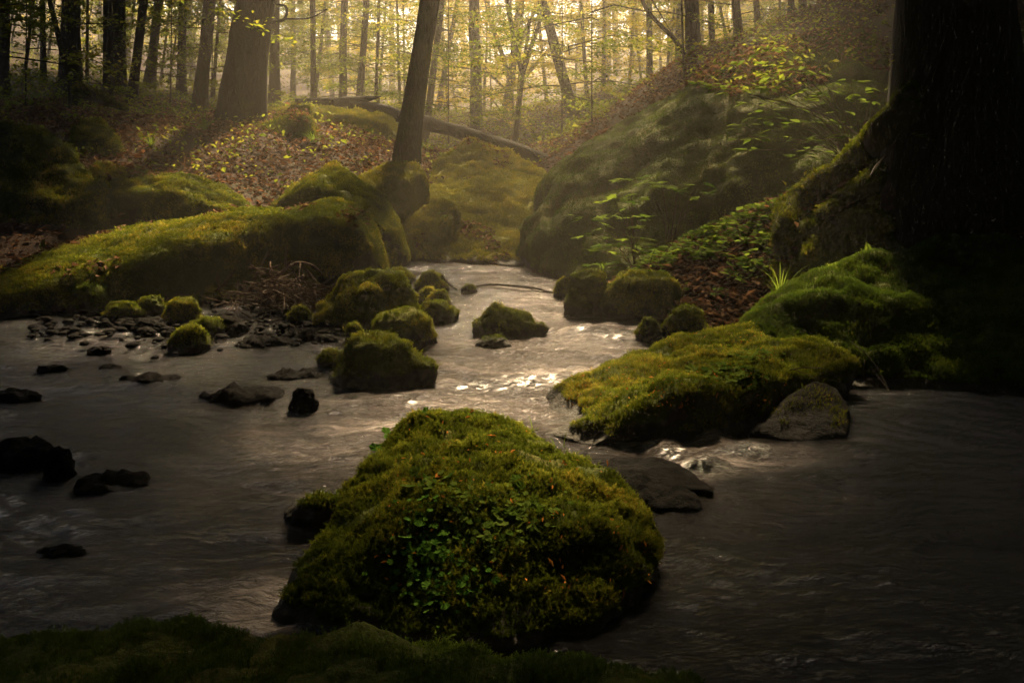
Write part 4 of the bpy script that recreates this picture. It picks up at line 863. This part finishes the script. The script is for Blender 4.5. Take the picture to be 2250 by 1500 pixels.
leaf_patch('creeping_plant', 'cluster of little round leaves on the side of the long tongue rock', hitM, [(1600, 805, 30, 25, 90), (1630, 830, 22, 14, 40), (1670, 785, 28, 10, 40)], .022, 'leaf_fresh', 44)
def hanging():
    r = np.random.default_rng(45); root = empty('round_leaved_plant', P(905, 945, 2.38)); tag(root, 'round-leaved plant hanging over the top left edge of the front boulder', 'plant')
    spots = [(905, 918), (925, 905), (950, 893), (960, 905), (880, 930), (862, 942), (850, 960), (842, 975), (860, 985), (845, 1000), (870, 955), (890, 950), (940, 915), (1008, 905), (1035, 908), (868, 975), (852, 945), (915, 925)]
    acc = Acc(); st = Acc(); b = P(925, 950, 2.36)
    for a in spots:
        p = P(a[0], a[1], 2.34 + r.uniform(-.04, .04)); st.add(*tube(spline(np.stack([b + r.normal(0, .015, 3), (b + p) / 2 + np.array((0, 0, .02)), p]), 6), .0012, 4))
        Z = norm(np.array([(r.normal(0, .4), -.5 + r.normal(0, .3), .8)])); X, Y, Z = frames(Z, r); acc.add(*scatter(*LOB, p[None] - .012, X, Y, Z, .028 * r.uniform(.8, 1.3)), r.random())
    link('foliage', acc.mesh('foliage', M['leaf_deep']), root); link('stem', st.mesh('stem', M['leaf_deep']), root)
hanging()
# ------------------------------------------------------------------ seedlings, shrubs, ferns, grasses
def sprays(name, label, base, items, Y, tpl, size, mat, cat, seed, stemw=.004, per=5, step=.8, group=None):
    """a stem from base (px) to every spray; a spray is a level row of leaves: (px, py, half width px)"""
    r = np.random.default_rng(seed); b = P(base[0], base[1], Y); root = empty(name, b); tag(root, label, cat, group); lf = Acc(); st = Acc()
    for (px, py, hw) in items:
        yy = Y + r.uniform(-.18, .18); c = P(px, py, yy); n = max(2, int(per * r.uniform(.8, 1.2))); L = hw / FPX * Y; az = r.uniform(-.5, .5)
        d = np.array((math.cos(az), math.sin(az), 0)); mid = (b + c) / 2 + np.array(((c[0] - b[0]) * -.2, 0, .12 * abs(c[0] - b[0])))
        st.add(*tube(spline(np.stack([b, mid, c]), 10), np.linspace(stemw, stemw * .35, 10), 5)); st.add(*tube(np.stack([c - d * L, c, c + d * L]), stemw * .3, 3))
        for k in range(n):
            u = -1 + 2 * (k + .5) / n; p = c + d * L * u + r.normal(0, .012, 3) + np.array((0, 0, .012 * (1 - abs(u)))); sg = 1 if u > 0 else -1
            x = norm((d * sg * r.uniform(.5, 1) + np.array((-d[1], d[0], 0)) * r.uniform(-.9, .9) + np.array((0, 0, -.12)))[None]); X, Yv, Z = flat_frames(1, r, .22, x); lf.add(*scatter(*tpl, p[None], X, Yv, Z, size * r.uniform(.7, 1.2)), r.random())
    link('foliage', lf.mesh('foliage', M[mat]), root); link('stem', st.mesh('stem', M['twig']), root); return root
LFQ = (np.array([(0, 0, 0), (.25, -.24, .03), (.6, -.27, .02), (1, 0, -.08), (.6, .27, .02), (.25, .24, .03)], float), np.array([(0, 1, 2), (0, 2, 3), (0, 3, 4), (0, 4, 5)]))
sprays('maple_seedling', 'young maple with tiers of level leaves before the cliff boulder, tallest of its row', (1395, 610), [(1385, 395, 30), (1350, 440, 35), (1290, 480, 32), (1380, 430, 30), (1375, 470, 40), (1370, 505, 35), (1300, 515, 20), (1360, 545, 42), (1390, 480, 30), (1330, 552, 24), (1400, 525, 25)], 6.15, MAP, .095, 'leaf_fresh', 'seedling', 51, per=6)
sprays('maple_seedling', 'young maple arching right with drooping lit leaves and one orange leaf', (1470, 570), [(1425, 405, 14), (1455, 415, 22), (1490, 412, 24), (1530, 410, 24), (1545, 430, 16), (1520, 425, 18)], 6.1, MAP, .10, 'leaf_fresh', 'seedling', 52, per=4)
sprays('maple_seedling', 'low maple seedling at the water edge below the tallest one', (1420, 610), [(1440, 545, 30), (1400, 560, 25), (1320, 585, 25), (1370, 582, 30), (1470, 565, 25), (1480, 545, 20)], 5.9, MAP, .085, 'leaf_fresh', 'seedling', 53, per=5)
sprays('leafy_shrub', 'leafy shrub of layered green sprays between the cliff boulder and the black trunk', (1880, 400), [(1540, 187, 22), (1580, 192, 22), (1620, 205, 18), (1650, 228, 32), (1672, 252, 32), (1690, 262, 30), (1705, 278, 18), (1630, 280, 18), (1645, 300, 20), (1665, 308, 14), (1640, 330, 14), (1780, 203, 26), (1822, 202, 20), (1890, 205, 26), (1935, 204, 24), (1850, 226, 40), (1910, 226, 22), (1800, 215, 10),
     (1780, 272, 30), (1820, 268, 20), (1895, 275, 30), (1760, 307, 36), (1810, 304, 26), (1870, 306, 18), (1762, 345, 20), (1785, 332, 20), (1700, 180, 20), (1760, 155, 18), (1795, 160, 16), (1690, 165, 14), (1640, 135, 18), (1690, 110, 18), (1720, 150, 15), (1690, 195, 16), (1870, 180, 20), (1850, 250, 20), (1740, 240, 16), (1900, 330, 22)], 6.2, LFQ, .085, 'leaf_fresh', 'shrub', 54, per=6)
sprays('leafy_shrub', 'few green sprays at the right edge beyond the black trunk', (2255, 300), [(2225, 75, 16), (2240, 60, 14), (2230, 150, 18), (2235, 10, 14), (2245, 190, 16), (2245, 110, 12)], 6.5, LFQ, .08, 'leaf_fresh', 'shrub', 55)
sprays('ivy_sprig', 'yellowish lobed leaves at the left edge of the black trunk', (1990, 140), [(1968, 128, 14), (1975, 140, 10)], 5.0, MAP, .06, 'leaf_gold', 'plant', 56, per=4)
sprays('leafy_weed', 'three small drooping leaves at the foot of the black trunk', (2060, 330), [(2015, 298, 10), (2042, 300, 10), (2072, 305, 14)], 4.6, LFQ, .05, 'leaf_fresh', 'plant', 57, per=3)
sprays('leafy_weed', 'small green weed before the long low boulder', (590, 600), [(585, 560, 14), (575, 572, 12), (600, 575, 10)], 6.0, LFQ, .045, 'leaf_fresh', 'plant', 58, per=4)
sprays('leafy_weed', 'low green weeds left of the heap of sticks', (520, 630), [(500, 610, 24), (540, 612, 18), (470, 618, 20), (520, 622, 24), (440, 610, 20)], 5.9, LFQ, .05, 'leaf_fresh', 'plant', 59, per=6)
sprays('leafy_weed', 'small weed on the foot of the pyramid boulder', (980, 490), [(975, 470, 8), (983, 478, 8)], 8.3, LFQ, .05, 'leaf_fresh', 'plant', 60, per=4)
for i, (px, py, Y, lab) in enumerate([(60, 215, 10.5, 'dim leafy bush at the far left edge'), (150, 175, 11, 'pale-leaved bush left of the sawn log'), (-20, 270, 9, 'low dark bush above the dark bank boulder')]):
    tree(lab, (px, py + 60), (px, -200), 3, Y, ('sapling', i), 'bark_dark', height=2.5, name='leafy_bush', group=None, sc=1.1, seg=6)
for i, (px, Y, lab) in enumerate([(380, 14, 'layered green sapling between two trunks on the left bank'), (1235, 13.5, 'golden sapling low beside the end of the fallen log'), (1300, 11.5, 'golden sapling leaning over the cliff boulder slope'), (985, 14.5, 'pale green sapling beneath the fallen log'), (470, 16, 'young green beech left of the massive trunk')]):
    tree(lab, (px, 300), (px, -200), 3, Y, ('sapling', i), 'bark', height=2.5, name='sapling', group=None, sc=1.0, seg=6)
def fern(label, px, py, Y, hpx, nf, seed, spread=.6):
    r = np.random.default_rng(seed); b = P(px, py, Y); root = empty('fern', b); tag(root, label, 'fern')
    for k in range(nf):
        a = r.uniform(0, 6.28); d = np.array((math.cos(a), math.sin(a) * .7, 0)); L = hpx / FPX * Y * r.uniform(.75, 1.05); n = 16; s = np.linspace(.08, 1, n); ax = np.array([b + d * spread * L * u ** 1.5 + np.array((0, 0, 1)) * L * (u - .3 * spread * u ** 3) for u in s])
        acc = Acc(); T = norm(np.gradient(ax, axis=0)); side = norm(np.cross(T, np.array((d[1], -d[0], .4))[None])); w = .28 * L * np.sin(np.clip(s * 1.05, 0, 1) * math.pi) ** .7 * (1 - .5 * s)
        for sg in (-1, 1): acc.add(*scatter(*leaf_quad(.32, .02), ax, side * sg * .9 + T * .35, T, np.cross(side, T), w), r.uniform(.3, .8))
        acc.add(*tube(ax, .0018, 3)); link('frond', acc.mesh('frond', M['leaf_fresh']), root)
fern('small upright fern on top of the dark mossy mound', 1910, 572, 4.5, 44, 2, 1, .25)
fern('fern growing from the dark front of the long low boulder', 332, 590, 6.05, 42, 5, 2, .7)
fern('tiny fern at the left end of the long low boulder', 92, 552, 6.2, 34, 2, 3, .3)
fern('spreading dark fern behind the mossy mound', 1990, 548, 4.8, 70, 5, 4, 1.0)
def grass_clump(label, px, py, Y, hpx, n, seed, w=.007, spread=.7, z=None):
    r = np.random.default_rng(seed); b = P(px, py, Y)
    if z: b[2] = float(H(b[0], b[1]))
    acc = Acc(); blades(acc, b, n, hpx / FPX * Y, spread, r, w); o = link('grass_clump', acc.mesh('grass_clump', M['leaf_fresh'])); tag(o, label, 'grass'); recenter(o)
grass_clump('bright tuft of long grass between the slope and the dark mound', 1712, 672, 4.55, 120, 26, 1)
grass_clump('green grass tuft left of the leaf-topped boulder', 450, 295, 9.6, 42, 40, 2, .012, 1.0, True)
grass_clump('dim grass tuft lower on the left bank', 335, 350, 8.8, 40, 30, 3, .012, 1.0, True)
grass_clump('grass tuft hanging at the right of the leaf-topped boulder', 690, 322, 9.9, 45, 40, 4, .012, .8)
grass_clump('short lit grass on the mossy lump under the maple seedlings', 1325, 602, 5.75, 34, 30, 5, .006, .7)
grass_clump('single grass stalks on the right edge of the front boulder', 1225, 985, 2.3, 45, 3, 6, .004, .8)
grass_clump('lone grass blade at the tip of the tongue rock', 1172, 955, 3.0, 55, 2, 7, .005, .25)
grass_clump('wispy grass at the foot of the lit slope by the water', 1500, 700, 4.9, 45, 16, 8, .005, .8)
# ------------------------------------------------------------------ sticks
def stick(name, label, pix, w0, w1, cat='stick', group=None, extra=(), mat='twig'):
    acc = Acc(); pp = np.array([P(*a) for a in pix]); acc.add(*tube(spline(pp, 6 * len(pp)), np.linspace(w0, w1, 6 * len(pp)), 7, .25, 20))
    for e in extra:
        pe = np.array([P(*a) for a in e[0]]); acc.add(*tube(spline(pe, 5 * len(pe)), np.linspace(e[1], e[2], 5 * len(pe)), 5, .2, 20))
    o = link(name, acc.mesh(name, M[mat], smooth=True)); tag(o, label, cat, group); recenter(o)
stick('fallen_branch', 'long dark bare branch lying across the upper stream to the right bank', [(1038, 630, 6.3), (1080, 625, 6.3), (1130, 628, 6.2), (1180, 634, 6.1), (1215, 643, 6.0), (1245, 645, 5.9)], .008, .006, 'branch', None, [([(1165, 632, 6.1), (1178, 645, 6.1), (1184, 657, 6.05)], .005, .002), ([(1228, 645, 5.95), (1230, 665, 5.9), (1227, 690, 5.8)], .006, .01)], 'bark_dark')
stick('dead_stick', 'dark stick propped on the mossy rock upstream', [(972, 605, 6.2), (985, 622, 6.15), (1005, 636, 6.1)], .012, .009, mat='bark_dark')
stick('dead_stick', 'dark twig lying along the dark mossy mound', [(1650, 705, 4.1), (1690, 700, 4.1), (1740, 703, 4.05), (1795, 702, 4.0)], .006, .005, mat='bark_dark')
stick('bare_twig', 'forked bare twig above the smooth dark grey stone', [(1735, 812, 3.25), (1770, 808, 3.25), (1815, 812, 3.22), (1850, 840, 3.2)], .0022, .001, mat='twig_grey', extra=[([(1745, 812, 3.25), (1770, 820, 3.25), (1795, 832, 3.22)], .0015, .0008)])
stick('bare_twig', 'thin twig hanging down the side of the dark mound', [(1870, 750, 3.7), (1900, 775, 3.65), (1925, 805, 3.6), (1955, 860, 3.5)], .002, .001, mat='twig_grey', extra=[([(1900, 790, 3.65), (1897, 820, 3.62), (1898, 845, 3.6)], .0018, .001)])
stick('bare_twig', 'long bare pale twig across the leafy shrub', [(1760, 236, 5.9), (1830, 260, 5.8), (1895, 305, 5.6), (1955, 360, 5.4)], .005, .006, mat='twig_grey')
stick('bare_twig', 'curved pale twig leaning against the root bank', [(1912, 388, 4.7), (1925, 365, 4.75), (1955, 330, 4.8), (1975, 295, 4.8)], .006, .004, mat='twig_grey')
stick('bare_twig', 'thin twig draped over the broad mossy rock', [(775, 742, 4.75), (805, 728, 4.65), (840, 724, 4.6), (880, 734, 4.55), (900, 743, 4.5)], .003, .0015, mat='twig_grey')
stick('dead_stick', 'upright snapped stick in the heap of driftwood', [(628, 588, 5.7), (629, 565, 5.7), (630, 540, 5.7)], .006, .003, group='sticks in the driftwood heap', mat='twig_grey')
stick('dead_stick', 'forked pale branch arching over the top of the driftwood heap', [(580, 630, 5.5), (620, 598, 5.5), (655, 577, 5.5), (690, 585, 5.5), (710, 605, 5.5)], .012, .004, group='sticks in the driftwood heap', extra=[([(655, 577, 5.5), (680, 600, 5.45), (695, 618, 5.4)], .006, .003)])
stick('dead_stick', 'thick crooked stick low in the driftwood heap', [(560, 650, 5.4), (610, 640, 5.4), (650, 620, 5.4), (668, 605, 5.4)], .02, .012, group='sticks in the driftwood heap')
stick('dead_stick', 'stick at the lower right of the driftwood heap reaching the water', [(690, 640, 5.2), (700, 680, 5.1), (712, 715, 5.0)], .010, .006, group='sticks in the driftwood heap')
stick('dead_stick', 'long thin stick leaning left from the driftwood heap', [(470, 672, 5.4), (540, 655, 5.4), (600, 640, 5.4)], .006, .004, group='sticks in the driftwood heap')
def heap():
    r = np.random.default_rng(9); acc = Acc()
    for i in range(190):
        u = r.normal(0, 1); c = P(625 + 48 * u, 645 - 34 * abs(r.normal(0, .8)) + 30 * r.random() + 6 * abs(u), 5.35 + r.normal(0, .12)); L = r.uniform(.05, .22); d = norm(np.array((r.normal(), r.normal() * .6, r.normal() * .45))); k = r.normal(0, .12, 3)
        acc.add(*tube(spline(np.stack([c - d * L, c + k * L, c + d * L]), 7), np.linspace(r.uniform(.0025, .007), .0015, 7), 5, .2, 20))
    o = link('driftwood_heap', acc.mesh('driftwood_heap', M['twig'], smooth=True)); tag(o, 'tangled brown heap of driftwood twigs on the left shore', 'driftwood', kind='stuff')
heap()

# ------------------------------------------------------------------ haze
def haze():
    bm = bmesh.new(); bmesh.ops.create_cube(bm, size=1); me = bpy.data.meshes.new('haze'); bm.to_mesh(me); bm.free()
    o = bpy.data.objects.new('haze', me); COL.objects.link(o); o.scale = (164, 140, 25); o.location = (0, 28, 10.5)
    m, t, out = new_mat('haze'); v = N(t, 'ShaderNodeVolumePrincipled'); v.inputs['Density'].default_value = 0.0045; v.inputs['Color'].default_value = (1, .92, .78, 1); v.inputs['Anisotropy'].default_value = 0.6
    t.links.new(v.outputs[0], out.inputs['Volume']); me.materials.append(m); tag(o, kind='stuff')
haze()
